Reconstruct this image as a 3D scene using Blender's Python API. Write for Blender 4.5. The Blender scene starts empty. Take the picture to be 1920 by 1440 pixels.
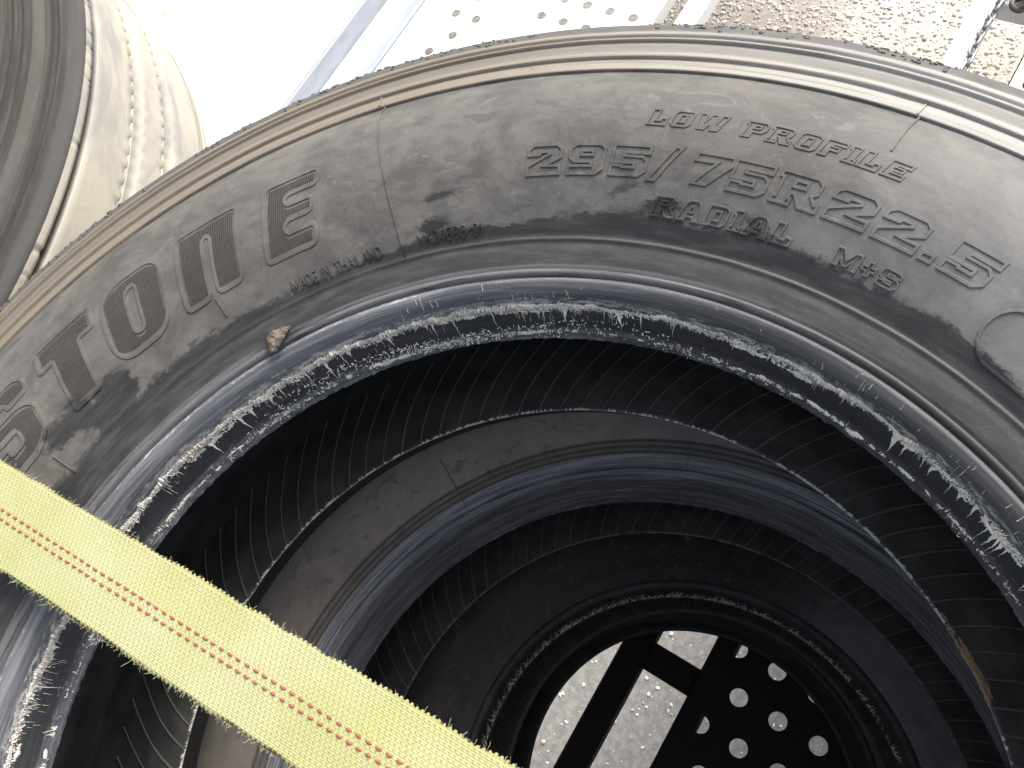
import bpy, math, random
import numpy as np
from mathutils import Matrix, Vector

random.seed(7)
RNG = np.random.default_rng(11)
scene = bpy.context.scene
COL = scene.collection
rad = math.radians

# ------------------------------------------------------------------ camera
cam_data = bpy.data.cameras.new('camera')
cam = bpy.data.objects.new('camera', cam_data)
COL.objects.link(cam)
cam_data.sensor_width = 36.0
cam_data.lens = 1579.514 / 1920.0 * 36.0
cam_data.clip_start = 0.01
cam_data.clip_end = 500.0
CR = Vector((0.96496242, 0.09714023, -0.24374435))
CU = Vector((0.0, 0.92894578, 0.37021580))
CF = Vector((-0.26238814, 0.35724433, -0.89639777))
CP = Vector((0.12093373, 0.06184514, 0.47826213))
cam.matrix_world = Matrix(((CR.x, CU.x, -CF.x, CP.x), (CR.y, CU.y, -CF.y, CP.y),
                           (CR.z, CU.z, -CF.z, CP.z), (0, 0, 0, 1)))
scene.camera = cam

# ------------------------------------------------------------------ light
SUN_AZ = rad(26.0)       # clockwise from +Y
SUN_EL = rad(47.0)
world = bpy.data.worlds.new('World')
scene.world = world
world.use_nodes = True
wn = world.node_tree
for n in list(wn.nodes):
    wn.nodes.remove(n)
sky = wn.nodes.new('ShaderNodeTexSky')
sky.sky_type = 'NISHITA'
sky.sun_disc = False
sky.sun_elevation = SUN_EL
sky.sun_rotation = SUN_AZ
sky.air_density = 1.0
sky.dust_density = 5.0
bg = wn.nodes.new('ShaderNodeBackground')
bg.inputs['Strength'].default_value = 0.15
wo = wn.nodes.new('ShaderNodeOutputWorld')
hs = wn.nodes.new('ShaderNodeHueSaturation')      # thin overcast: the whole sky is greyer than a clear one
hs.inputs['Saturation'].default_value = 0.45
wn.links.new(sky.outputs[0], hs.inputs['Color'])
wn.links.new(hs.outputs[0], bg.inputs[0])
wn.links.new(bg.outputs[0], wo.inputs[0])

sd = bpy.data.lights.new('sun', 'SUN')
sd.energy = 1.5
sd.angle = rad(35.0)
sd.color = (1.0, 0.95, 0.88)
sun = bpy.data.objects.new('sun', sd)
COL.objects.link(sun)
sdir = Vector((math.sin(SUN_AZ) * math.cos(SUN_EL), math.cos(SUN_AZ) * math.cos(SUN_EL), math.sin(SUN_EL)))
sun.rotation_euler = (-sdir).to_track_quat('-Z', 'Y').to_euler()
sun.location = (0, 0, 5)

vs = scene.view_settings
vs.view_transform = 'Standard'
vs.look = 'None'
vs.gamma = 1.0
vs.use_curve_mapping = False
vs.exposure = 1.25

# ------------------------------------------------------------------ helpers
def tag(o, label=None, cat=None, group=None, kind=None):
    if label: o['label'] = label
    if cat: o['category'] = cat
    if group: o['group'] = group
    if kind: o['kind'] = kind
    return o

def empty(name, loc, rz=0.0):
    o = bpy.data.objects.new(name, None)
    o.empty_display_size = 0.05
    COL.objects.link(o)
    o.location = loc
    o.rotation_euler = (0, 0, rz)
    return o

def make_mesh(name, verts, faces, smooth=True):
    me = bpy.data.meshes.new(name)
    verts = np.asarray(verts, dtype=np.float32)
    if isinstance(faces, np.ndarray):
        k = faces.shape[1]
        nf = len(faces)
        me.vertices.add(len(verts))
        me.vertices.foreach_set('co', verts.ravel())
        me.loops.add(nf * k)
        me.polygons.add(nf)
        me.loops.foreach_set('vertex_index', faces.astype(np.int32).ravel())
        me.polygons.foreach_set('loop_start', np.arange(nf, dtype=np.int32) * k)
        me.polygons.foreach_set('loop_total', np.full(nf, k, dtype=np.int32))
        me.update(calc_edges=True)
    else:
        me.from_pydata([tuple(map(float, v)) for v in verts], [], [tuple(map(int, f)) for f in faces])
        me.update()
    if smooth:
        me.polygons.foreach_set('use_smooth', np.ones(len(me.polygons), dtype=bool))
    return me

def add(name, me, mat=None, parent=None, loc=None):
    o = bpy.data.objects.new(name, me)
    COL.objects.link(o)
    if mat is not None and len(me.materials) == 0:
        me.materials.append(mat)
        if mat.name == 'dusty_rubber' and 'wet' not in me.attributes:
            co = np.zeros(len(me.vertices) * 3, dtype=np.float32)
            me.vertices.foreach_get('co', co)
            attr_wet(me, co.reshape(-1, 3))
    if parent is not None:
        o.parent = parent
    if loc is not None:
        o.location = loc
    return o

def hash01(i, j, k, seed):
    h = (i.astype(np.int64) * 374761393 + j.astype(np.int64) * 668265263 + k.astype(np.int64) * 2147483647 + seed * 974634777) & 0xffffffff
    h = ((h ^ (h >> 13)) * 1274126177) & 0xffffffff
    h = h ^ (h >> 16)
    return (h & 0xffffff) / float(0xffffff)

def vnoise(x, y, z=None, seed=0):
    x = np.asarray(x, float); y = np.asarray(y, float)
    z = np.zeros_like(x) if z is None else np.asarray(z, float)
    xi, yi, zi = np.floor(x), np.floor(y), np.floor(z)
    fx, fy, fz = x - xi, y - yi, z - zi
    fx = fx * fx * (3 - 2 * fx); fy = fy * fy * (3 - 2 * fy); fz = fz * fz * (3 - 2 * fz)
    out = 0
    for a in (0, 1):
        for b in (0, 1):
            for c in (0, 1):
                w = (fx if a else 1 - fx) * (fy if b else 1 - fy) * (fz if c else 1 - fz)
                out = out + w * hash01(xi + a, yi + b, zi + c, seed)
    return out

def fbm(x, y, z=None, seed=0, oct=4):
    s = 0; a = 0.5; t = 0
    for o in range(oct):
        s = s + a * vnoise(x * 2 ** o, y * 2 ** o, None if z is None else z * 2 ** o, seed + o * 17)
        t += a; a *= 0.5
    return s / t

class Nt:
    """small wrapper for building node materials"""
    def __init__(self, name):
        self.m = bpy.data.materials.new(name)
        self.m.use_nodes = True
        self.t = self.m.node_tree
        self.b = self.t.nodes['Principled BSDF']
    def n(self, kind, **kw):
        nd = self.t.nodes.new(kind)
        for k, v in kw.items():
            setattr(nd, k, v)
        return nd
    def put(self, sock, v):
        if v is None:
            return
        if isinstance(v, bpy.types.NodeSocket):
            self.t.links.new(v, sock)
        elif isinstance(v, (tuple, list)):
            if sock.type == 'RGBA' and len(v) == 3:
                v = (*v, 1)
            sock.default_value = v
        else:
            sock.default_value = v
    def math(self, op, a, b=None, c=None, clamp=False):
        nd = self.n('ShaderNodeMath', operation=op, use_clamp=clamp)
        for s, v in zip(nd.inputs, (a, b, c)):
            self.put(s, v)
        return nd.outputs[0]
    def mix(self, f, a, b, blend='MIX'):
        nd = self.n('ShaderNodeMix', data_type='RGBA', blend_type=blend)
        self.put(nd.inputs[0], f); self.put(nd.inputs[6], a); self.put(nd.inputs[7], b)
        return nd.outputs[2]
    def mixf(self, f, a, b):
        nd = self.n('ShaderNodeMix', data_type='FLOAT')
        self.put(nd.inputs[0], f); self.put(nd.inputs[2], a); self.put(nd.inputs[3], b)
        return nd.outputs[0]
    def ss(self, v, lo, hi, a=0.0, b=1.0):
        nd = self.n('ShaderNodeMapRange', interpolation_type='SMOOTHSTEP')
        for s, x in zip(nd.inputs, (v, lo, hi, a, b)):
            self.put(s, x)
        return nd.outputs[0]
    def obj(self):
        return self.n('ShaderNodeTexCoord').outputs['Object']
    def sep(self, v):
        nd = self.n('ShaderNodeSeparateXYZ'); self.put(nd.inputs[0], v)
        return nd.outputs
    def vec(self, x, y, z):
        nd = self.n('ShaderNodeCombineXYZ')
        for s, v in zip(nd.inputs, (x, y, z)):
            self.put(s, v)
        return nd.outputs[0]
    def scale(self, v, s):
        nd = self.n('ShaderNodeVectorMath', operation='MULTIPLY')
        self.put(nd.inputs[0], v); self.put(nd.inputs[1], s)
        return nd.outputs[0]
    def noise(self, v, scale=5, detail=4, rough=0.55, dist=0.0):
        nd = self.n('ShaderNodeTexNoise')
        self.put(nd.inputs['Vector'], v)
        nd.inputs['Scale'].default_value = scale
        nd.inputs['Detail'].default_value = detail
        nd.inputs['Roughness'].default_value = rough
        nd.inputs['Distortion'].default_value = dist
        return nd.outputs[0]
    def voro(self, v, scale, feature='F1'):
        nd = self.n('ShaderNodeTexVoronoi', feature=feature)
        self.put(nd.inputs['Vector'], v)
        nd.inputs['Scale'].default_value = scale
        return nd.outputs
    def polar(self):
        """returns radius, angle and (arc, radius, height) for a lathe object"""
        x, y, z = self.sep(self.obj())
        r = self.math('SQRT', self.math('ADD', self.math('MULTIPLY', x, x), self.math('MULTIPLY', y, y)))
        ph = self.math('ARCTAN2', x, y)
        return r, ph, self.vec(self.math('MULTIPLY', ph, 0.38), r, z)
    def attr(self, name):
        return self.n('ShaderNodeAttribute', attribute_name=name).outputs['Fac']
    def out(self, col=None, rough=None, height=None, bump=0.3, dist=0.001, spec=None, metal=None):
        self.put(self.b.inputs['Base Color'], col)
        self.put(self.b.inputs['Roughness'], rough)
        if spec is not None:
            self.put(self.b.inputs['Specular IOR Level'], spec)
        if metal is not None:
            self.put(self.b.inputs['Metallic'], metal)
        if height is not None:
            bp = self.n('ShaderNodeBump')
            bp.inputs['Strength'].default_value = bump
            bp.inputs['Distance'].default_value = dist
            self.put(bp.inputs['Height'], height)
            self.t.links.new(bp.outputs[0], self.b.inputs['Normal'])
        return self.m

# ------------------------------------------------------------------ materials
def mat_sidewall(name, dust=(0.100, 0.095, 0.087), dark=(0.050, 0.048, 0.045), tan=(0.150, 0.125, 0.094), pale=(0.250, 0.243, 0.228),
                 wetcol=(0.014, 0.0141, 0.0145), wet=True, band=True, spec=0.35, heel=False):
    k = Nt(name)
    r, ph, pv = k.polar()
    n1 = k.noise(k.scale(pv, (22, 30, 30)), 1, 6, 0.65, 0.6)
    n2 = k.noise(k.scale(pv, (70, 95, 60)), 1, 5, 0.7)
    n3 = k.noise(k.scale(pv, (420, 60, 60)), 1, 3, 0.6)      # radial scuffs
    nf = k.noise(k.scale(pv, (1300, 1300, 1300)), 1, 2, 0.6)
    f = k.ss(k.math('ADD', k.math('MULTIPLY', n1, 0.7), k.math('MULTIPLY', n2, 0.3)), 0.38, 0.62)
    col = k.mix(f, dark, dust)
    sc = k.ss(n3, 0.62, 0.78)
    col = k.mix(k.math('MULTIPLY', sc, 0.35), col, (0.15, 0.145, 0.135))
    n4 = k.noise(k.scale(pv, (34, 60, 50)), 1, 5, 0.75, 1.2)
    col = k.mix(k.math('MULTIPLY', k.ss(n4, 0.54, 0.66), 0.52), col, (0.040, 0.039, 0.038))
    col = k.mix(k.math('MULTIPLY', k.ss(n4, 0.44, 0.33), 0.55), col, (0.135, 0.130, 0.120))
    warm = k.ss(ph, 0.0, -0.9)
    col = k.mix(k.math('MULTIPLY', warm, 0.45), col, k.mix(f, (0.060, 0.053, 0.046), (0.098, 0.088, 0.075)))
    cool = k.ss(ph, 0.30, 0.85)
    col = k.mix(k.math('MULTIPLY', cool, 0.7), col, k.mix(f, (0.125, 0.125, 0.127), (0.185, 0.182, 0.175)))  # glare on the right-hand side painted in as a lighter colour
    rough = k.mixf(f, 0.62, 0.80)
    if band:
        bm = k.ss(k.math('ADD', r, k.math('MULTIPLY', k.math('SUBTRACT', n2, 0.5), 0.0012)), 0.4452, 0.4470)
        tn = k.ss(k.math('ADD', ph, k.math('MULTIPLY', n1, 0.5)), 0.80, 0.0)
        nb = k.noise(k.scale(pv, (10, 300, 60)), 1, 4, 0.6)
        bc = k.mix(tn, pale, tan)  # greyer dust at the right, lightened further to paint in glare
        bc = k.mix(k.math('MULTIPLY', k.ss(nb, 0.45, 0.72), 0.6), bc, (0.080, 0.075, 0.068))
        hol = k.math('SUBTRACT', 1.0, k.ss(k.math('ABSOLUTE', k.math('SUBTRACT', r, 0.4745)), 0.004, 0.0085))
        bc = k.mix(k.math('MULTIPLY', hol, k.mixf(n2, .35, .85)), bc, (0.085, 0.080, 0.074))
        ed = k.ss(k.math('ADD', r, k.math('MULTIPLY', k.math('SUBTRACT', n2, 0.5), 0.006)), 0.4920, 0.4985)
        bc = k.mix(k.math('MULTIPLY', ed, 0.9), bc, (0.062, 0.060, 0.057))
        col = k.mix(bm, col, bc)
        # dust creeping below the moulding
        cr = k.math('MULTIPLY', k.ss(r, 0.418, 0.447), k.math('MULTIPLY', k.math('SUBTRACT', 1.0, bm), k.ss(n1, 0.42, 0.66)))
        col = k.mix(k.math('MULTIPLY', k.math('MULTIPLY', cr, warm), 0.5), col, tan)
    if wet:
        w = k.attr('wet')
        nn = k.noise(k.scale(pv, (55, 160, 60)), 1, 6, 0.7, 0.4)
        wv = k.math('ADD', w, k.math('MULTIPLY', k.math('SUBTRACT', nn, 0.5), 0.016))
        wv = k.math('ADD', wv, k.math('MULTIPLY', k.math('SUBTRACT', k.noise(k.scale(pv, (260, 420, 200)), 1, 4, 0.75), 0.5), 0.007))
        wm = k.ss(wv, -0.0020, 0.0018)
        inner = k.noise(k.scale(pv, (26, 200, 60)), 1, 5, 0.6)
        wc = k.mix(k.ss(inner, 0.40, 0.70), wetcol, (0.034, 0.033, 0.032))
        col = k.mix(wm, col, wc)
        rough = k.mixf(wm, rough, k.mixf(inner, 0.42, 0.62))
        fm = k.math('MULTIPLY', k.ss(r, .3120, .3100), k.ss(k.noise(k.scale(pv, (16, 500, 100)), 1, 5, .7, .5), .34, .52))
        fm = k.math('MULTIPLY', fm, k.ss(ph, .9, .2))
        col = k.mix(k.math('MULTIPLY', fm, .8), col, (.105, .106, .110))
        spk = k.ss(k.noise(k.scale(pv, (620, 620, 300)), 1, 2, 0.5), 0.74, 0.80)
        col = k.mix(k.math('MULTIPLY', k.math('MULTIPLY', spk, wm), 0.5), col, (0.22, 0.21, 0.2))
    h = k.math('ADD', k.math('MULTIPLY', nf, 0.25), k.math('ADD', k.math('MULTIPLY', n2, 0.5), k.math('MULTIPLY', sc, -0.3)))
    if heel:
        hb = k.ss(k.math('ADD', r, k.math('MULTIPLY', k.math('SUBTRACT', n2, 0.5), 0.0016)), 0.3158, 0.3148)
        hs_ = k.noise(k.scale(pv, (12, 420, 420)), 1, 5, 0.6, 0.3)
        col = k.mix(hb, col, k.mix(k.ss(hs_, .36, .68), (0.070, 0.073, 0.082), (0.21, 0.215, 0.235)))
        rough = k.mixf(hb, rough, 0.36)
        dk2 = k.math('MULTIPLY', k.ss(r, .3155, .3175), k.ss(k.math('ADD', r, k.math('MULTIPLY', n1, .012)), .3360, .3290))
        col = k.mix(k.math('MULTIPLY', dk2, .45), col, (.045, .043, .041))
    gsp = k.noise(k.scale(pv, (700, 700, 700)), 1, 3, 0.7)
    col = k.mix(k.math('MULTIPLY', k.ss(gsp, 0.50, 0.75), 0.22), col, (0.028, 0.027, 0.026))
    col = k.mix(k.math('MULTIPLY', k.ss(gsp, 0.42, 0.25), 0.20), col, (0.16, 0.155, 0.145))
    return k.out(col, rough, h, 0.38, 0.0008, spec)

def mat_bead(name, base=(0.036, 0.0362, 0.0375), film=0.72, seat=True, hi=None, rlo=.46, rhi=.62):
    k = Nt(name)
    r, ph, pv = k.polar()
    st = k.noise(k.scale(pv, (14, 420, 420)), 1, 5, 0.65, 0.3)
    s2 = k.noise(k.scale(pv, (45, 260, 260)), 1, 6, 0.7, 0.9)
    nf = k.noise(k.scale(pv, (900, 900, 900)), 1, 3, 0.6)
    lf = k.ss(ph, 0.55, -0.25)
    col = k.mix(k.ss(st, 0.40, 0.72), k.mix(lf, base, (0.062, 0.064, 0.072)), hi if hi else k.mix(lf, (0.075, 0.075, 0.077), (0.155, 0.158, 0.172)))
    x, y, z = k.sep(k.obj())
    # chalky residue: strongest along the heel edge, on the toe and in the groove
    g1 = k.math('SUBTRACT', 1.0, k.ss(k.math('ABSOLUTE', k.math('SUBTRACT', r, 0.3030)), 0.0004, 0.0026))
    g2 = k.math('SUBTRACT', 1.0, k.ss(k.math('ABSOLUTE', k.math('SUBTRACT', r, 0.2860)), 0.0008, 0.0030))
    g3 = k.math('SUBTRACT', 1.0, k.ss(k.math('ABSOLUTE', k.math('SUBTRACT', r, 0.2935)), 0.0004, 0.0026))
    left = k.ss(ph, 0.35, -0.5)
    gsum = k.math('ADD', k.math('MULTIPLY', g1, k.mixf(left, 0.16, 0.50)), k.math('ADD', k.math('MULTIPLY', g2, k.mixf(left, 0.20, 0.38)), k.math('MULTIPLY', g3, 0.7)))
    f = k.math('MULTIPLY', gsum, film)
    s3 = k.noise(k.scale(pv, (240, 700, 700)), 1, 5, 0.75, 0.6)
    m = k.ss(k.math('ADD', k.math('ADD', k.math('MULTIPLY', s2, 0.6), k.math('MULTIPLY', s3, 0.4)), k.math('MULTIPLY', f, 0.30)), 0.60, 0.74)
    if seat:
        dk = k.math('MULTIPLY', k.ss(r, 0.2940, 0.2915), k.ss(r, 0.2862, 0.2880))
        col = k.mix(k.math('MULTIPLY', dk, 0.8), col, (0.012, 0.013, 0.015))
    col = k.mix(k.math('MULTIPLY', m, 0.8), col, k.mix(nf, (0.30, 0.30, 0.29), (0.58, 0.56, 0.51)))
    rough = k.mixf(m, k.mixf(st, rlo, rhi), 0.85)
    h = k.math('ADD', k.math('MULTIPLY', m, 0.7), k.math('ADD', k.math('MULTIPLY', nf, 0.3), k.math('MULTIPLY', st, 0.5)))
    return k.out(col, rough, h, 0.5, 0.0012, 0.5)

def mat_liner(name, a=(0.042, 0.042, 0.040), b=(0.078, 0.076, 0.072)):
    k = Nt(name)
    r, ph, pv = k.polar()
    n1 = k.noise(k.scale(pv, (30, 40, 40)), 1, 6, 0.65)
    n2 = k.noise(k.scale(pv, (260, 200, 200)), 1, 4, 0.7)
    sp = k.ss(n2, 0.66, 0.80)
    col = k.mix(k.ss(n1, 0.35, 0.70), a, b)
    col = k.mix(k.math('MULTIPLY', sp, 0.4), col, (0.16, 0.155, 0.145))
    return k.out(col, k.mixf(n1, 0.5, 0.75), n2, 0.3, 0.001, 0.4)

def mat_tread(name):
    k = Nt(name)
    r, ph, pv = k.polar()
    n1 = k.noise(k.scale(pv, (9, 9, 16)), 1, 5, 0.6, 0.8)
    n2 = k.noise(k.scale(pv, (120, 120, 120)), 1, 4, 0.65)
    col = k.mix(k.ss(n1, 0.36, 0.60), (0.25, 0.242, 0.23), (0.37, 0.347, 0.295))
    col = k.mix(k.math('MULTIPLY', k.ss(n2, 0.52, 0.72), 0.35), col, (0.28, 0.265, 0.24))
    gr = k.math('MULTIPLY', k.ss(r, 0.4972, 0.4958), k.ss(r, 0.4938, 0.4948))
    col = k.mix(gr, col, (0.66, 0.64, 0.58))
    zz = k.sep(k.obj())[2]
    nar = k.math('MULTIPLY', k.math('MULTIPLY', k.ss(zz, .0148, .0156), k.ss(zz, .0224, .0217)), k.ss(r, .5064, .5050))
    col = k.mix(nar, col, (.022, .020, .018))          # shade of the narrow shoulder groove, put into the colour
    return k.out(col, 0.8, n2, 0.4, 0.001, 0.3)

def mat_soap(name):
    k = Nt(name)
    o = k.obj()
    n = k.noise(o, 90, 5, 0.65)
    n2 = k.noise(o, 700, 3, 0.6)
    col = k.mix(k.ss(n, 0.35, 0.65), (0.56, 0.55, 0.52), (0.86, 0.81, 0.70))
    col = k.mix(k.math('MULTIPLY', k.ss(k.noise(o, 38, 3, 0.5), 0.58, 0.70), 0.5), col, (0.60, 0.47, 0.29))
    col = k.mix(k.math('MULTIPLY', n2, 0.30), col, (0.26, 0.26, 0.26))
    return k.out(col, 0.8, n2, 0.6, 0.0006, 0.3)

def mat_flat(name, col, rough=0.6, var=0.25, scale=60, metal=0.0, bump=0.2):
    k = Nt(name)
    o = k.obj()
    n = k.noise(o, scale, 5, 0.6)
    dk = tuple(c * (1 - var) for c in col)
    c = k.mix(n, dk, tuple(min(1, c * (1 + var)) for c in col))
    return k.out(c, rough, n, bump, 0.001, None, metal)

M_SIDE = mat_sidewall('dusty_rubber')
M_SIDE_L = mat_sidewall('grey_rubber', dust=(0.032, 0.029, 0.026), dark=(0.021, 0.019, 0.017), tan=(0.033, 0.029, 0.026), pale=(0.033, 0.029, 0.026), wet=False, spec=0.12)
M_SIDE_2 = mat_sidewall('brown_rubber', dust=(0.215, 0.186, 0.160), dark=(0.160, 0.138, 0.120), wet=False, band=False, heel=True)
M_SIDE_3 = mat_sidewall('black_rubber', dust=(0.022, 0.0215, 0.021), dark=(0.014, 0.014, 0.014), wet=False, band=False)
M_BEAD = mat_bead('bead_rubber')
M_BEAD_2 = mat_bead('clean_bead_rubber', base=(0.040, 0.042, 0.048), film=0.15, seat=False, hi=(0.16, 0.165, 0.185), rlo=.30, rhi=.48)
M_LINER = mat_liner('liner_rubber')
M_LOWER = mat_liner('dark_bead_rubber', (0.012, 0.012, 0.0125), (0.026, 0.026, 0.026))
M_RIB = mat_flat('liner_rib_rubber', (0.120, 0.118, 0.112), 0.55, 0.4, 200)
M_TREAD = mat_tread('dusty_tread_rubber')
M_SOAP = mat_soap('dried_soap')
M_HATCH = mat_flat('hatched_rubber', (0.024, 0.0225, 0.021), 0.7, 0.35, 300)
M_DARKSEAM = mat_flat('bare_rubber', (0.055, 0.053, 0.050), 0.6, 0.3, 300)

# ------------------------------------------------------------------ tyre profiles
# radius, height above the plane of the upper bead toe (truck size)
BEAD_P = [(.2840, .0000), (.2846, .0022), (.2858, .0060), (.2866, .0075), (.2880, .0120), (.2900, .0190), (.2916, .0238), (.2926, .0262), (.2931, .0290), (.2938, .0320),
          (.2950, .0358), (.2968, .0394), (.2990, .0420), (.3012, .0436), (.3030, .0440), (.3042, .0434), (.3048, .0430)]
SIDE_P = [(.3048, .0430), (.3054, .0446), (.3062, .0458), (.3078, .0464), (.3084, .0460), (.3090, .0460), (.3096, .0468), (.3140, .0478), (.3200, .0489), (.3252, .0495), (.3260, .0503), (.3270, .0508), (.3279, .0503), (.3288, .0503),
          (.3350, .0538), (.3420, .0580), (.3500, .0622), (.3580, .0660), (.3650, .0690), (.3725, .0715), (.3800, .0735), (.3875, .0748), (.3950, .0755), (.4025, .0754), (.4100, .0745),
          (.4180, .0725), (.4250, .0698), (.4320, .0660), (.4390, .0612), (.4450, .0564), (.4453, .0566), (.4458, .0580), (.4466, .0583),
          (.4540, .0543), (.4600, .0510), (.4604, .0513), (.4610, .0529), (.4620, .0531), (.4640, .0520), (.4690, .0484), (.4735, .0453), (.4790, .0424), (.4826, .0411), (.4831, .0415), (.4837, .0431), (.4847, .0433), (.4858, .0424), (.4872, .0409),
          (.4880, .0406), (.4886, .0418), (.4896, .0421), (.4910, .0414), (.4930, .0402), (.4946, .0388), (.4954, .0374), (.4985, .0364), (.5020, .0354), (.5044, .0342), (.5060, .0322), (.5066, .0300)]
LINER_P = [(.2840, .0000), (.2845, -.0006), (.2854, -.0006), (.2880, .0004), (.2960, .0036), (.3080, .0085), (.3250, .0165), (.3450, .0270), (.3700, .0390), (.4000, .0480), (.4280, .0470),
           (.4500, .0350), (.4660, .0120), (.4750, -.0180), (.4795, -.0480), (.4805, -.0540)]
BEADGAP = 0.134
TOP = 0.0755

def resample(P, maxd):
    out = [P[0]]
    for a, b in zip(P[:-1], P[1:]):
        d = math.hypot(b[0] - a[0], b[1] - a[1])
        n = max(1, int(math.ceil(d / maxd)))
        for i in range(1, n + 1):
            t = i / n
            out.append((a[0] + (b[0] - a[0]) * t, a[1] + (b[1] - a[1]) * t))
    return np.array(out)

def prof_z(P):
    P = np.array(P)
    return lambda r: np.interp(r, P[:, 0], P[:, 1])
SIDE_Z = prof_z(SIDE_P)

def lathe(P, nseg, fn=None, flip=False):
    P = np.asarray(P, float)
    ph = np.linspace(0, 2 * np.pi, nseg, endpoint=False)
    R = np.repeat(P[:, 0][None], nseg, 0); Z = np.repeat(P[:, 1][None], nseg, 0)
    F = np.repeat(ph[:, None], len(P), 1)
    if fn:
        R, Z, F = fn(R, Z, F)
    V = np.stack([R * np.sin(F), R * np.cos(F), Z], -1).reshape(-1, 3)
    m = len(P)
    i = np.arange(nseg)[:, None]; j = np.arange(m - 1)[None]
    a = i * m + j; b = i * m + j + 1; c = ((i + 1) % nseg) * m + j + 1; d = ((i + 1) % nseg) * m + j
    Q = np.stack([a, b, c, d], -1).reshape(-1, 4)
    if flip:
        Q = Q[:, ::-1]
    return V, np.ascontiguousarray(Q)

def mirror(P, gap):
    return [(r, -gap - z) for r, z in P]

TEETH = 360
def tread_profile():
    r0 = .5070
    e = [(.5066, .0300), (.5070, .0280), (r0, .0220), (.5066, .0222), (.4905, .0216), (.4903, .0158), (.5062, .0150), (r0, .0140), (r0, -.0335), (.5066, -.0352), (.4962, -.0372), (.4952, -.0390), (.4952, -.0470), (.4962, -.0488), (.5066, -.0508), (r0, -.0525)]
    m = [(r, -BEADGAP - z) for r, z in e[::-1]]
    return e + m

def tread_mesh(nseg, shoulder_noise=True):
    P = resample(tread_profile(), .006)
    edges = (-.0352, -.0508, -.0832, -.0988)
    def fn(R, Z, F):
        tooth = (np.floor(F / (2 * np.pi) * TEETH * 1.0) % 2) * 2 - 1
        for e in edges:
            w = np.exp(-((Z - e) / .0022) ** 2) * (R > .5)
            R = R - w * (tooth > 0) * .0015
            Z = Z + w * tooth * .0006
        # worn, ragged tread edge
        n = fbm(F * 60, np.zeros_like(F), None, 3, 4)
        w = np.exp(-((Z - .026) / .006) ** 2)
        chip = np.clip(n - .62, 0, 1) * 6
        R = R - w * np.clip(chip, 0, 1) * .0030 + w * (n - .5) * .0012
        return R, Z, F
    return lathe(P, nseg, fn)

def attr_wet(me, V):
    """signed field: > 0 where the sidewall has been wetted / wiped clean (metres)"""
    r = np.hypot(V[:, 0], V[:, 1]); ph = np.degrees(np.arctan2(V[:, 0], V[:, 1]))
    bphi = np.array([-180, -90, -62, -52, -45, -36, -27, -20, -14, -9, -6, 0, 11, 16, 22, 26, 31, 36, 43, 50, 90, 180])
    br = np.array([.333, .335, .334, .333, .3355, .3357, .3330, .3325, .3345, .3400, .3350, .3370, .3440, .3400, .3430, .3425, .3415, .3420, .3420, .337, .335, .333])
    f = np.interp(ph, bphi, br) - r
    def blob(p0, r0, sp, sr, tilt=0.0):
        u = (ph - p0) * math.pi / 180 * .345; v = r - r0
        c, s = math.cos(tilt), math.sin(tilt)
        a = (u * c + v * s) / sp; b = (-u * s + v * c) / sr
        return (1 - np.sqrt(a * a + b * b)) * min(sp, sr)
    for p0, r0, sp, sr, t in ((-49.0, .3435, .0085, .0080, .3), (-50.6, .3385, .014, .0100, .2), (-53.5, .3485, .0085, .0050, -.3), (-55.8, .3495, .0080, .0026, -.1),
                              (-9.6, .3560, .0085, .0016, .05), (8.6, .3530, .0085, .0024, .5), (12.5, .3450, .012, .004, .2), (-10.5, .3410, .009, .0040, 0.0), (21.5, .3478, .006, .0022, -.2)):
        f = np.maximum(f, blob(p0, r0, sp, sr, t) + (.0036 if p0 < -40 else 0))
    a = me.attributes.new('wet', 'FLOAT', 'POINT')
    a.data.foreach_set('value', f.astype(np.float32))

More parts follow.
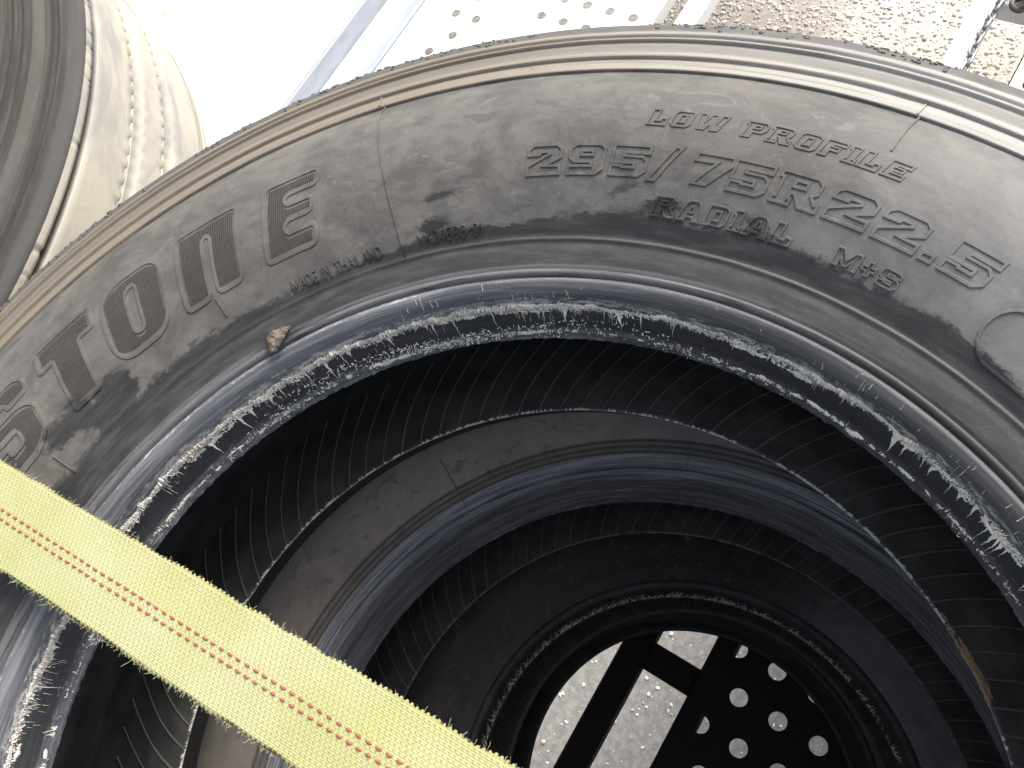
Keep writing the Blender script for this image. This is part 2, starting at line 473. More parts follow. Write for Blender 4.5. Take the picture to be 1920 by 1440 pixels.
def ridge(polys, mapfn, w, h, maxd=.004, sink=.0004):
    """raised moulding lines: polys = [(points, closed)] in flat (u, v); mapfn(u, v, height) -> xyz"""
    V = []; Fc = []
    for pts, closed in polys:
        P = []
        m = len(pts)
        for i in range(m if closed else m - 1):
            a = np.array(pts[i], float); b = np.array(pts[(i + 1) % m], float)
            n = max(1, int(math.ceil(np.linalg.norm(b - a) / maxd)))
            for s in range(n):
                P.append(a + (b - a) * s / n)
        if not closed:
            P.append(np.array(pts[-1], float))
        P = np.array(P); n = len(P)
        if n < 2:
            continue
        nx = np.roll(P, -1, 0); pv = np.roll(P, 1, 0)
        if not closed:
            nx[-1] = P[-1]; pv[0] = P[0]
        d1 = P - pv; d2 = nx - P
        l1 = np.linalg.norm(d1, axis=1)[:, None]; l2 = np.linalg.norm(d2, axis=1)[:, None]
        d1 = np.where(l1 > 1e-9, d1 / np.maximum(l1, 1e-9), d2 / np.maximum(l2, 1e-9))
        d2 = np.where(l2 > 1e-9, d2 / np.maximum(l2, 1e-9), d1)
        n1 = np.c_[-d1[:, 1], d1[:, 0]]; n2 = np.c_[-d2[:, 1], d2[:, 0]]
        N = n1 + n2; L = np.linalg.norm(N, axis=1)[:, None]
        N = np.where(L > 1e-6, N / np.maximum(L, 1e-6), n1)
        cs = np.clip((N * n1).sum(1), .45, 1)[:, None]
        N = N / cs
        base = len(V)
        for k, (o, hh) in enumerate(((-.5, -sink), (-.28, h), (.28, h), (.5, -sink))):
            for q in P + N * (o * w):
                V.append(None)
            V[base + k * n: base + (k + 1) * n] = [mapfn(q[0], q[1], hh) for q in P + N * (o * w)]
        for k in range(3):
            for i in range(n if closed else n - 1):
                j = (i + 1) % n
                Fc.append((base + k * n + i, base + k * n + j, base + (k + 1) * n + j, base + (k + 1) * n + i))
        if not closed:
            Fc.append((base, base + n, base + 2 * n, base + 3 * n))
            Fc.append((base + n - 1, base + 4 * n - 1, base + 3 * n - 1, base + 2 * n - 1))
    return V, Fc

def onside(phi0, rbase, zf=SIDE_Z, rmid=.37):
    """flat (u to the right, v outwards) -> sidewall; phi0 in degrees"""
    def f(u, v, h):
        r = rbase + v
        ph = math.radians(phi0) + u / rmid
        z = float(zf(r))
        e = .002
        s = float(zf(r + e) - zf(r - e)) / (2 * e)
        nl = math.hypot(1, s)
        rr = r - s / nl * h
        return (rr * math.sin(ph), rr * math.cos(ph), z + h / nl)
    return f

# ------------------------------------------------------------------ lettering
G = {
 '2': (.92, [[(0, 0), (.92, 0), (.92, .27), (.46, .27), (.92, .56), (.92, .84), (.78, 1), (.14, 1), (0, .86), (0, .66), (.31, .66), (.35, .76), (.58, .76), (.60, .68), (0, .28)]]),
 '9': (.92, [[(0, 0), (.76, 0), (.92, .16), (.92, .84), (.78, 1), (.14, 1), (0, .84), (0, .54), (.14, .39), (.61, .39), (.61, .25), (0, .25)], [(.31, .62), (.31, .77), (.61, .77), (.61, .62)]]),
 '5': (.92, [[(0, 0), (.76, 0), (.92, .16), (.92, .48), (.78, .63), (.31, .63), (.31, .75), (.94, .75), (.94, 1), (0, 1), (0, .40), (.61, .40), (.61, .25), (.30, .25), (.30, .30), (0, .30)]]),
 '7': (.92, [[(.10, 0), (.45, 0), (.92, .70), (.92, 1), (0, 1), (0, .74), (.55, .74)]]),
 '/': (.62, [[(-.05, -.08), (.14, -.08), (.66, 1.06), (.47, 1.06)]]),
 'R': (1.02, [[(-.02, 0), (.40, 0), (.40, .18), (.34, .18), (.34, .36), (.44, .36), (.64, 0), (1.04, 0), (1.04, .20), (.94, .20), (.80, .42), (.92, .54), (.92, .84), (.78, 1), (-.02, 1), (-.02, .82), (.05, .82), (.05, .18), (-.02, .18)], [(.34, .58), (.34, .78), (.62, .78), (.62, .58)]]),
 '.': (.28, [[(0, 0), (.26, 0), (.26, .20), (0, .20)]]),
 'L': (.86, [[(0, 0), (.86, 0), (.86, .40), (.58, .40), (.58, .26), (.32, .26), (.32, 1), (0, 1)]]),
 'O': (.92, [[(.14, 0), (.78, 0), (.92, .16), (.92, .84), (.78, 1), (.14, 1), (0, .84), (0, .16)], [(.31, .26), (.31, .74), (.61, .74), (.61, .26)]]),
 'W': (1.30, [[(.16, 0), (.50, 0), (.65, .42), (.80, 0), (1.14, 0), (1.32, 1), (1.02, 1), (.94, .46), (.78, 1), (.54, 1), (.38, .46), (.28, 1), (-.02, 1)]]),
 'P': (.92, [[(0, 0), (.34, 0), (.34, .34), (.78, .34), (.92, .50), (.92, .84), (.78, 1), (-.06, 1), (-.06, .82), (.02, .82), (.02, .18)], [(.33, .57), (.33, .77), (.62, .77), (.62, .57)]]),
 'F': (.86, [[(0, 0), (.32, 0), (.32, .36), (.70, .36), (.70, .60), (.32, .60), (.32, .75), (.88, .75), (.88, 1), (0, 1)]]),
 'I': (.42, [[(0, 0), (.50, 0), (.50, .2), (.38, .2), (.38, 1), (.0, 1), (.0, .8), (.08, .8), (.08, .2), (0, .2)]]),
 'E': (.90, [[(0, 0), (.90, 0), (.90, .25), (.32, .25), (.32, .39), (.74, .39), (.74, .61), (.32, .61), (.32, .75), (.90, .75), (.90, 1), (0, 1)]]),
 'A': (1.0, [[(-.04, 0), (.30, 0), (.34, .20), (.66, .20), (.70, 0), (1.06, 0), (.82, .84), (.68, 1), (.32, 1), (.18, .84)], [(.40, .42), (.45, .74), (.56, .74), (.61, .42)]]),
 'D': (.92, [[(0, 0), (.74, 0), (.92, .18), (.92, .82), (.74, 1), (0, 1)], [(.32, .26), (.32, .74), (.60, .74), (.60, .26)]]),
 'M': (1.2, [[(0, 0), (.28, 0), (.28, .56), (.50, .10), (.70, .10), (.92, .56), (.92, 0), (1.2, 0), (1.2, 1), (.90, 1), (.60, .42), (.30, 1), (0, 1)]]),
 '+': (.80, [[(.28, .10), (.52, .10), (.52, .38), (.80, .38), (.80, .62), (.52, .62), (.52, .90), (.28, .90), (.28, .62), (0, .62), (0, .38), (.28, .38)]]),
 'S': (.92, [[(0, .05), (.12, 0), (.76, 0), (.92, .16), (.92, .46), (.78, .60), (.32, .62), (.32, .76), (.60, .76), (.60, .70), (.90, .70), (.90, .86), (.76, 1), (.14, 1), (0, .86), (0, .54), (.14, .40), (.61, .38), (.61, .24), (.30, .24), (.30, .32), (0, .32)]]),
}

def skew(pts, H, Wd, sh):
    return [(x * Wd + y * H * sh, y * H) for x, y in pts]

def letter(parent, ch, phi_deg, rb, H, width_deg, sh=.15, w=.0024, h=.0008, mat=None, rmid=.37):
    adv, polys = G[ch]
    Wd = math.radians(width_deg) * rmid / adv
    V, F = ridge([(skew(p, H, Wd, sh), True) for p in polys], onside(phi_deg, rb, rmid=rmid), w, h)
    name = 'digit' if ch.isdigit() else ('symbol' if ch in '/.+' else 'letter')
    return add('raised_' + name, make_mesh('raised_' + name, V, F, False), mat, parent)

STROKES = {
 'M': (1.0, [[(0, 0), (0, 1), (.5, .35), (1, 1), (1, 0)]]), 'A': (.95, [[(0, 0), (.48, 1), (.95, 0)], [(.2, .36), (.76, .36)]]),
 'D': (.85, [[(0, 0), (0, 1), (.55, 1), (.85, .75), (.85, .25), (.55, 0), (0, 0)]]), 'E': (.7, [[(.7, 0), (0, 0), (0, 1), (.7, 1)], [(0, .52), (.6, .52)]]),
 'I': (.12, [[(.06, 0), (.06, 1)]]), 'N': (.85, [[(0, 0), (0, 1), (.85, 0), (.85, 1)]]), 'T': (.85, [[(.42, 0), (.42, 1)], [(0, 1), (.85, 1)]]),
 'H': (.85, [[(0, 0), (0, 1)], [(.85, 0), (.85, 1)], [(0, .52), (.85, .52)]]), 'L': (.65, [[(0, 1), (0, 0), (.65, 0)]]),
 'Y': (.8, [[(.4, 0), (.4, .5), (0, 1)], [(.4, .5), (.8, 1)]]), 'K': (.75, [[(0, 0), (0, 1)], [(.75, 1), (0, .42)], [(.25, .6), (.75, 0)]]),
 '2': (.7, [[(0, .8), (.15, 1), (.55, 1), (.7, .8), (.7, .62), (0, 0), (.7, 0)]]), '4': (.75, [[(.55, 0), (.55, 1), (0, .3), (.75, .3)]]),
 '6': (.7, [[(.65, .9), (.5, 1), (.15, 1), (0, .8), (0, .2), (.15, 0), (.55, 0), (.7, .2), (.7, .42), (.55, .58), (.0, .5)]]),
 '9': (.7, [[(.05, .1), (.2, 0), (.55, 0), (.7, .2), (.7, .8), (.55, 1), (.15, 1), (0, .8), (0, .58), (.15, .42), (.7, .5)]]),
 '-': (.5, [[(0, .5), (.5, .5)]]), '0': (.7, [[(.15, 0), (0, .2), (0, .8), (.15, 1), (.55, 1), (.7, .8), (.7, .2), (.55, 0), (.15, 0)]]), '1': (.35, [[(0, .8), (.25, 1), (.25, 0)]]),
 ' ': (.45, []), '.': (.15, [[(0, 0), (.12, 0)]]),
}
def stroke_word(parent, text, phi0, phi1, rb, H, mat, rmid, zf=SIDE_Z, w=.0010, h=.0008, name='small_raised_letter'):
    tot = sum(STROKES[c][0] + .28 for c in text) - .28
    sc = math.radians(phi1 - phi0) * rmid / tot
    x = 0
    for c in text:
        adv, pl = STROKES[c]
        if pl:
            V, F = ridge([([((x + px) * sc, py * H) for px, py in p], False) for p in pl], onside(phi0, rb, zf, rmid), w, h, .003)
            add(name, make_mesh(name, V, F, False), mat, parent)
        x += adv + .28

def inside(polys, x):
    """vertical line at x: intervals of y inside the even-odd polygon set"""
    ys = []
    for p in polys:
        m = len(p)
        for i in range(m):
            a, b = p[i], p[(i + 1) % m]
            if (a[0] <= x) != (b[0] <= x):
                ys.append(a[1] + (x - a[0]) / (b[0] - a[0]) * (b[1] - a[1]))
    ys.sort()
    return list(zip(ys[0::2], ys[1::2]))

def rounded(pts, rr=.12, n=3):
    out = []
    m = len(pts)
    for i in range(m):
        p = np.array(pts[i], float); a = np.array(pts[i - 1], float); b = np.array(pts[(i + 1) % m], float)
        la = np.linalg.norm(a - p); lb = np.linalg.norm(b - p)
        d = min(rr, la * .45, lb * .45)
        q0 = p + (a - p) / la * d; q1 = p + (b - p) / lb * d
        for k in range(n + 1):
            t = k / n
            out.append(tuple((1 - t) ** 2 * q0 + 2 * t * (1 - t) * p + t * t * q1))
    return out

BIG = {
 'S': [rounded([(0, 0), (.72, 0), (1.0, .14), (1.0, .50), (.78, .62), (.36, .64), (.36, .78), (.62, .78), (.62, .70), (.98, .70), (.98, .88), (.80, 1), (.20, 1), (0, .86), (0, .54), (.20, .42), (.62, .40), (.62, .22), (.36, .22), (.36, .32), (0, .32)], .12)],
 'T': [rounded([(.26, 0), (.74, 0), (.74, .70), (1.0, .70), (1.0, 1), (0, 1), (0, .70), (.26, .70)], .03)],
 'O': [rounded([(0, 0), (1, 0), (1, 1), (0, 1)], .36, 6), rounded([(.41, .20), (.41, .80), (.59, .80), (.59, .20)], .09, 4)],
 'N': [rounded([(0, 0), (.43, 0), (.43, .74), (.50, .79), (.57, .74), (.57, 0), (1, 0), (1, 1), (0, 1)], .10)],
 'E': [rounded([(0, 0), (1, 0), (1, .25), (.46, .25), (.40, .31), (.40, .36), (.46, .42), (.92, .42), (.92, .62), (.46, .62), (.40, .68), (.40, .72), (.46, .77), (1, .77), (1, 1), (.0, 1)], .10)],
}
def big_letter(parent, ch, phi_mid, width, rb, H, sh, mat, hmat, rmid=.375):
    polys = BIG[ch]
    x0 = -width / 2 - sh * H / 2
    def tr(p):
        return [(x0 + x * width + y * H * sh, y * H) for x, y in p]
    mf = onside(phi_mid, rb, rmid=rmid)
    V, F = ridge([(tr(p), True) for p in polys], mf, .0036, .0008, .003)
    o = add('brand_letter', make_mesh('brand_letter', V, F, False), mat, parent)
    # fine parallel moulded ribs that fill the letter
    step = .00155 / width
    hs = []
    mx = .0030 / width; my = .0030 / H
    x = mx + step * .5
    while x < 1 - mx:
        for y0, y1 in inside(polys, x):
            # keep clear of the border on either side
            a = max(y0, *(max([yy for yy, _ in [iv for iv in inside(polys, x + s * mx)] if yy <= (y0 + y1) / 2] + [y0]) for s in (-1, 1)))
            if y1 - y0 > 2.6 * my:
                hs.append((tr([(x, y0 + my), (x, y1 - my)]), False))
        x += step
    Vh, Fh = ridge(hs, mf, .00115, .0006, .005)
    oh = add('brand_letter_hatching', make_mesh('brand_letter_hatching', Vh, Fh, False), hmat, parent)
    tag(oh, kind='stuff')
    return o

# ------------------------------------------------------------------ tyres
def liner_ribs(P, gap, n, nseg=9, w=.0021, h=.0012, rmax=.372, rmin=.2850, tilt=.30):
    """slanting vent ridges moulded into the lower half of the inner liner"""
    rs = np.linspace(rmin, rmax, nseg)
    Pz = np.array(P)
    zf = lambda r: -gap - np.interp(r, Pz[:, 0], Pz[:, 1])
    V = []; F = []
    for i in range(n):
        a = 2 * np.pi * i / n + random.uniform(-.002, .002)
        b0 = len(V)
        ww = w * random.uniform(.7, 1.3)
        for r in rs:
            t = (r - rmin)
            ph = a + (t * tilt + t * t * 3.0) / r
            for o, hh in ((-.5, -.0004), (0, h), (.5, -.0004)):
                p = ph + o * ww / r
                V.append((r * math.sin(p), r * math.cos(p), float(zf(r)) + hh))
        for j in range(nseg - 1):
            for k in range(2):
                F.append((b0 + j * 3 + k, b0 + (j + 1) * 3 + k, b0 + (j + 1) * 3 + k + 1, b0 + j * 3 + k + 1))
    return make_mesh('liner_ribs', V, F, True)

def bead_jitter(amp):
    def fn(R, Z, F):
        n = fbm(F * 70, Z * 300, None, 5, 4) - .5
        w = np.exp(-((R - .2852) / .0018) ** 2)
        n2 = fbm(F * 220, Z * 500, None, 9, 3) - .5
        return R + w * (n * .0022 + n2 * .0012) * amp, Z + w * n2 * .0012 * amp, F
    return fn

def build_truck_meshes(nseg, maxd):
    out = {}
    V, F = lathe(resample(BEAD_P, maxd), nseg, bead_jitter(1.0)); out['bead'] = make_mesh('bead', V, F)
    P = resample(SIDE_P, maxd)
    def fn(R, Z, F):
        n = fbm(F * 25, R * 60, None, 21, 3) - .5
        return R, Z + n * .0004, F
    V, F = lathe(P, nseg, fn); out['sidewall'] = make_mesh('sidewall', V, F); attr_wet(out['sidewall'], V)
    V, F = tread_mesh(1440); out['tread'] = make_mesh('tread', V, F)
    low = mirror(BEAD_P, BEADGAP)[:-1] + mirror(SIDE_P, BEADGAP)
    V, F = lathe(resample(low, .006), 360, bead_jitter(1.0), True); out['lower_sidewall'] = make_mesh('lower_sidewall', V, F)
    ln = LINER_P + mirror(LINER_P, BEADGAP)[::-1][1:]
    V, F = lathe(resample(ln, .006), 720, None, True); out['inner_liner'] = make_mesh('inner_liner', V, F)
    return out

TRUCK = build_truck_meshes(1440, .0022)
RIBS = liner_ribs(LINER_P, BEADGAP, 106)
MOLD = TOP + BEADGAP          # height of the toe plane above the tyre's underside

def truck_tyre(loc, label, mats, group, rz=0.0, ribs=RIBS):
    root = empty('truck_tyre', loc, rz)
    tag(root, label, 'tyre', group)
    parts = {}
    for nm in ('sidewall', 'bead', 'tread', 'lower_sidewall', 'inner_liner'):
        o = bpy.data.objects.new(nm, TRUCK[nm]); COL.objects.link(o)
        me = TRUCK[nm]
        if len(me.materials) == 0:
            me.materials.append(mats[nm])
        o.material_slots[0].link = 'OBJECT'
        o.material_slots[0].material = mats[nm]
        o.parent = root; o.location = (0, 0, MOLD)
        parts[nm] = o
    if ribs is not None:
        rb = bpy.data.objects.new('liner_ribs', ribs); COL.objects.link(rb)
        if len(ribs.materials) == 0:
            ribs.materials.append(M_RIB)
        rb.parent = parts['inner_liner']; tag(rb, kind='stuff')
    return root, parts

GRP = 'used truck tyres strapped in stacks on the trailer'
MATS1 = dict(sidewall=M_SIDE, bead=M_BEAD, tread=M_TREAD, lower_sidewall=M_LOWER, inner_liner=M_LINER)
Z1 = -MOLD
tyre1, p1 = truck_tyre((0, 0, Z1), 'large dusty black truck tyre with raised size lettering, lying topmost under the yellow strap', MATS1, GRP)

side = p1['sidewall']
X = [('2', -.6, 3.1), ('9', 3.35, 3.2), ('5', 7.35, 3.2), ('/', 11.2, 2.0), ('7', 14.75, 3.2), ('5', 18.2, 3.2), ('R', 22.2, 3.8), ('2', 26.8, 3.5), ('2', 31.1, 3.5), ('.', 35.2, 1.0), ('5', 36.9, 3.4)]
for ch, p, wd in X:
    letter(side, ch, p, .3610, .0166, wd, .12, mat=M_SIDE)
x = 10.0
for ch in 'LOW PROFILE':
    if ch == ' ':
        x += 1.35; continue
    adv = G[ch][0]
    letter(side, ch, x, .3915, .0102, adv * 1.75, .25, .0015, .0007, M_SIDE)
    x += adv * 1.75 + .42
x = 11.9
for ch in 'RADIAL':
    adv = G[ch][0]
    letter(side, ch, x, .3420, .0100, adv * 2.05, .22, .0015, .0010, M_SIDE)
    x += adv * 2.05 + .50
for ch, p, wd in (('M', 29.2, 2.2), ('+', 31.75, 1.15), ('S', 33.35, 1.7)):
    letter(side, ch, p, .3425, .0082, wd, .05, .0014, .0011, M_SIDE)
for ch, p, wd in (('S', -59.1, .0460), ('T', -50.6, .0430), ('O', -42.6, .0460), ('N', -33.9, .0440), ('E', -24.7, .0370)):
    big_letter(side, ch, p, wd, .3520, .0455, .36, M_SIDE, M_HATCH)
stroke_word(side, 'MADE IN THAILAND', -27.4, -16.9, .3320, .0062, M_SIDE, .335, w=.0010, h=.0011)
stroke_word(side, 'YK24696-01', -12.6, -5.5, .3323, .0064, M_SIDE, .335, w=.0010, h=.0011)
# radial mould lines
def mould_line(parent, phi, r0, r1, mat, w=.0013, h=.0009, zf=SIDE_Z, bend=0.0):
    n = 14
    pts = [(bend * math.sin(i / n * 3.1) , (r1 - r0) * i / n) for i in range(n + 1)]
    V, F = ridge([(pts, False)], onside(phi, r0, zf), w, h)
    return add('mould_line', make_mesh('mould_line', V, F, False), mat, parent)
mould_line(side, -14.5, .3290, .4455, M_SIDE, bend=-.0010)
mould_line(side, -14.95, .4470, .4605, M_SIDE)
mould_line(side, 29.1, .4065, .4455, M_SIDE)
mould_line(side, 28.9, .4468, .4610, M_SIDE)
mould_line(side, -35.3, .3390, .3515, M_SIDE)
mould_line(side, -58.5, .3300, .3450, M_SIDE)
mould_line(side, -1.5, .4540, .4605, M_SIDE, .0008, .0005)
# raised rounded plate at the right
lob = [(.0, .040), (.0, .024)]
pts = []
for i in range(13):
    a = math.pi * (1.5 - i / 12.0)
    pts.append((.0150 + .0150 * math.cos(a), .0150 + .0140 * math.sin(a)))
pts = [(.085, .000)] + pts + [(.085, .030)]
V, F = ridge([(pts, False)], onside(42.4, .3360), .0018, .0010)
add('raised_plate_edge', make_mesh('raised_plate_edge', V, F, False), M_SIDE, side)
# little moulded vent spews on the shoulder
V = []; F = []
for phi, r, L in ((-6.0, .4955, .0045), (28.5, .4960, .0050), (38, .4962, .0035), (12.5, .4960, .0030), (-24, .4958, .0045), (-38, .4960, .004), (17.5, .4955, .003)):
    a = math.radians(phi); z = float(SIDE_Z(r)); b = len(V)
    for k in range(2):
        rr = r + k * L * .9; zz = z + .0012 - k * .0008
        for q in range(4):
            t = q * math.pi / 2
            V.append((rr * math.sin(a + .0005 * math.cos(t) / r * 2), rr * math.cos(a + .0005 * math.cos(t) / r * 2), zz + .0006 * math.sin(t)))
    F += [(b + i, b + (i + 1) % 4, b + 4 + (i + 1) % 4, b + 4 + i) for i in range(4)]
tag(add('vent_spews', make_mesh('vent_spews', V, F), M_SIDE, side), kind='stuff')

# dried tyre soap along the bead
def bead_point(t):
    """t: arc length from toe along bead profile -> (r, z)"""
    P = np.array(BEAD_P)
    L = np.r_[0, np.cumsum(np.hypot(*np.diff(P, axis=0).T))]
    return np.interp(t, L, P[:, 0]), np.interp(t, L, P[:, 1])
def soap_crust():
    P = np.array(BEAD_P)
    L = np.r_[0, np.cumsum(np.hypot(*np.diff(P, axis=0).T))]
    t_heel = float(np.interp(.0275, P[:, 1], L))
    V = []; F = []
    TT = np.linspace(0, L[-1], 4000); TR = np.interp(TT, L, P[:, 0]).tolist(); TZ = np.interp(TT, L, P[:, 1]).tolist(); TK = 3999 / L[-1]
    def pt(ph, t, h):
        i = min(3999, max(0, int(t * TK))); r = TR[i]; z = TZ[i]
        return ((r - h * .93) * math.sin(ph), (r - h * .93) * math.cos(ph), z + h * .36)
    N = 5200
    phs = np.linspace(-2.2, 1.9, N)
    for (tc, amp, seed, wmul, thr) in ((t_heel, 1.0, 3, .85, .30), (.0062, .40, 41, .55, .50), (t_heel - .004, .45, 77, .7, .58)):
        n1 = fbm(phs * 9, phs * 0, None, seed, 4); n2 = fbm(phs * 60, phs * 0, None, seed + 5, 4); n3 = fbm(phs * 400, phs * 0, None, seed + 9, 2)
        a = np.clip(n1 - thr, 0, 1) * 5.2 + .10
        wd = (.0013 + .0028 * n2 * np.clip(a, 0, 1.5)) * wmul
        hh = np.clip(a * (.3 + n3) * n2 * 1.6, 0, 2.2) * .0013 * amp - .00025
        off = (fbm(phs * 25, phs * 0, None, seed + 2, 4) - .5) * .0045
        K = 6
        b0 = len(V)
        rj = RNG.random((N, K))
        for i in range(N):
            for k in range(K):
                s = k / (K - 1) * 2 - 1
                e = (1 - s * s)
                V.append(pt(phs[i], max(0.0003, tc + off[i] + s * wd[i] * (1 + .5 * (rj[i, k] - .5))), hh[i] * e * (.05 + 1.5 * rj[i, k]) - .0003 * (1 - e)))
        for i in range(N - 1):
            for k in range(K - 1):
                F.append((b0 + i * K + k, b0 + (i + 1) * K + k, b0 + (i + 1) * K + k + 1, b0 + i * K + k + 1))
    # whiskers and runs
    def strand(ph, t0, L_, dirn, w0, wob):
        n = max(3, int(L_ / .0012) + 2)
        b0 = len(V); p = ph
        for i in range(n):
            f = i / (n - 1)
            t = t0 + dirn * L_ * f
            p += random.gauss(0, wob) / .29
            w = w0 * (1 - f) ** 1.6 + .00010
            for o, h in ((-.5, .00005), (0, .00045), (.5, .00005)):
                V.append(pt(p + o * w / .29, max(.0003, t), h))
        for i in range(n - 1):
            for k in range(2):
                F.append((b0 + i * 3 + k, b0 + (i + 1) * 3 + k, b0 + (i + 1) * 3 + k + 1, b0 + i * 3 + k + 1))
    tx = np.linspace(-2.3, 2.0, 6000)
    tab = {sd: fbm(tx * (25.0 if sd == 5 else 14.0), tx * 0, None, sd, 4) for sd in (61, 83, 3, 41, 5)}
    def dens(ph, sd):
        return float(np.interp(ph, tx, tab[sd]))
    for _ in range(2300):
        ph = random.uniform(-1.9, 1.5)
        d = dens(ph, 61)
        right = min(1.0, max(0.0, (ph - .2) / .4))
        if random.random() > max(.04, (d - .36) * 4) * (.55 + .45 * right):
            continue
        L_ = min(.013, random.expovariate(1 / .0016) + .0008) * (.6 + 1.0 * d)
        strand(ph, t_heel + random.uniform(-.0018, .0012), L_, -1, random.uniform(.0003, .0011), .00026)
        if random.random() < .55 * right:       # fluffy edge on the heel side too
            strand(ph, t_heel, L_ * .6, 1, random.uniform(.0003, .0008), .0003)
    for _ in range(1100):
        ph = random.uniform(-1.9, 1.5)
        d = dens(ph, 83)
        if random.random() > max(.02, (d - .42) * 4):
            continue
        strand(ph, .0058 + random.uniform(-.001, .001), min(.009, random.expovariate(1 / .0012) + .0008), 1, random.uniform(.0003, .0009), .00025)
    for ph in list(np.radians([-6, 0.6, 3.2, 9.0, 12.5, -11, -26, -31, 62, 66, 71, 75, 80, -35, 55, 50])):
        strand(ph, t_heel, random.uniform(.012, .021), -1, random.uniform(.0007, .0016), .00022)
    for _ in range(46):       # webs of foam that bridge the seat
        ph = random.choice((random.uniform(.75, 1.5), random.uniform(.75, 1.5), random.uniform(-.9, .3)))
        strand(ph, t_heel + .0005, random.uniform(.007, .021), -1, random.uniform(.0022, .0060), .00025)
    for _ in range(260):     # hairline bristles on the seat, in patches
        ph = random.uniform(-1.5, .25)
        if dens(ph, 61) < .56:
            continue
        strand(ph, t_heel - random.uniform(0, .010), random.uniform(.001, .006), -1, random.uniform(.00010, .00022), .00006)
    # crumbly fibres of dried foam that fray the two lines
    def fibre(ph, t, L_, w):
        a = random.uniform(0, 6.283); b0 = len(V); h0 = random.uniform(.0001, .0010)
        for i in range(3):
            f = i / 2
            pp = ph + math.cos(a) * L_ * f / .29; tt = t + math.sin(a) * L_ * f
            hh = h0 + .0007 * math.sin(math.pi * f) + random.uniform(-.0001, .0004)
            ww = w * (1 - .6 * f)
            V.append(pt(pp - math.sin(a) * ww / .29, max(.0003, tt + math.cos(a) * ww), hh)); V.append(pt(pp + math.sin(a) * ww / .29, max(.0003, tt - math.cos(a) * ww), hh + .0002))
            a += random.gauss(0, .5)
        for i in range(2):
            F.append((b0 + i * 2, b0 + i * 2 + 1, b0 + i * 2 + 3, b0 + i * 2 + 2))
    hoff = lambda ph: (dens(ph, 5) - .5) * .0045
    for _ in range(9000):
        ph = random.uniform(-1.9, 1.5)
        if random.random() > max(.05, (dens(ph, 3) - .38) * 4.0):
            continue
        fibre(ph, t_heel + hoff(ph) + random.gauss(0, .0013), random.uniform(.0008, .0030), random.uniform(.00012, .00035))
    for _ in range(1500):
        ph = random.uniform(-1.9, 1.5)
        if random.random() > max(.02, (dens(ph, 41) - .47) * 4.0):
            continue
        fibre(ph, max(.0006, .0055 + random.gauss(0, .0016)), random.uniform(.0006, .0022), random.uniform(.0001, .0003))
    for _ in range(520):     # a skin of foam on the seat at the upper left
        ph = random.gauss(-.22, .22)
        fibre(ph, random.uniform(.006, .016) + .004 * math.sin(ph * 9), random.uniform(.0008, .0030), random.uniform(.0002, .0005))
    for _ in range(60):      # thin scratches on the heel roll
        ph = random.choice((random.uniform(.45, 1.25), random.uniform(-.3, .1), random.uniform(.6, 1.1)))
        strand(ph, t_heel + random.uniform(.005, .016), random.uniform(.0012, .0055), 1, random.uniform(.00010, .00026), .00012)
    me = make_mesh('dried_soap', V, F, True)
    return me
tag(add('dried_soap', soap_crust(), M_SOAP, p1['bead']), 'crusty cream-white dried soap line along the bead', kind='stuff')

def toe_flash(name, r, z, n, seed, gap=.45, w=.0014):
    ph = np.linspace(0, 2 * np.pi, n, endpoint=False)
    lo = fbm(ph * 22, ph * 0, None, seed, 3); hi = fbm(ph * 170, ph * 0, None, seed + 3, 3)
    a = np.clip((lo * .5 + hi * .5 - gap) * 9, 0, 1) * (.3 + 1.2 * fbm(ph * 520, ph * 0, None, seed + 7, 2))
    V = []; F = []
    for i in range(n):
        ww = w * a[i]; up = .0014 * a[i] - .0009
        for rr, zz in ((r - .0002, z - .0014), (r - .0003 - .4 * ww, z + up), (r + .0004 + .6 * ww, z + up + .0004 * a[i]), (r + .0007 + ww, z - .0012)):
            V.append((rr * math.sin(ph[i]), rr * math.cos(ph[i]), zz))
    for i in range(n):
        j = (i + 1) % n
        for k in range(3):
            F.append((i * 4 + k, j * 4 + k, j * 4 + k + 1, i * 4 + k + 1))
    return make_mesh(name, V, F)
M_FLASH = mat_flat('chalky_rubber_flash', (.40, .385, .36), .8, .5, 260)
FL = toe_flash('toe_flash', .2842, -BEADGAP + .0006, 2400, 15)
tag(add('toe_flash', FL, M_FLASH, p1['lower_sidewall']), kind='stuff')
V = []; F = []
for _ in range(90):
    a = math.radians(random.gauss(66.0, 2.6)); r = random.uniform(.2842, .2885); z = -BEADGAP + .0012 - max(0, r - .2855) * .45
    b = len(V); n = 6; q = random.uniform(.0008, .0026)
    V.append((r * math.sin(a), r * math.cos(a), z + .0012))
    for i in range(n):
        t = 2 * math.pi * i / n; d = q * random.uniform(.6, 1.3)
        rr = r + d * .7 * math.cos(t); aa = a + d * 2.2 * math.sin(t) / r
        V.append((rr * math.sin(aa), rr * math.cos(aa), z - .0008))
    F += [(b, b + 1 + i, b + 1 + (i + 1) % n) for i in range(n)]
M_MUD = mat_flat('brown_mud', (.20, .145, .075), .85, .5, 300)
tag(add('mud_flakes', make_mesh('mud_flakes', V, F), M_MUD, p1['lower_sidewall']), kind='stuff')
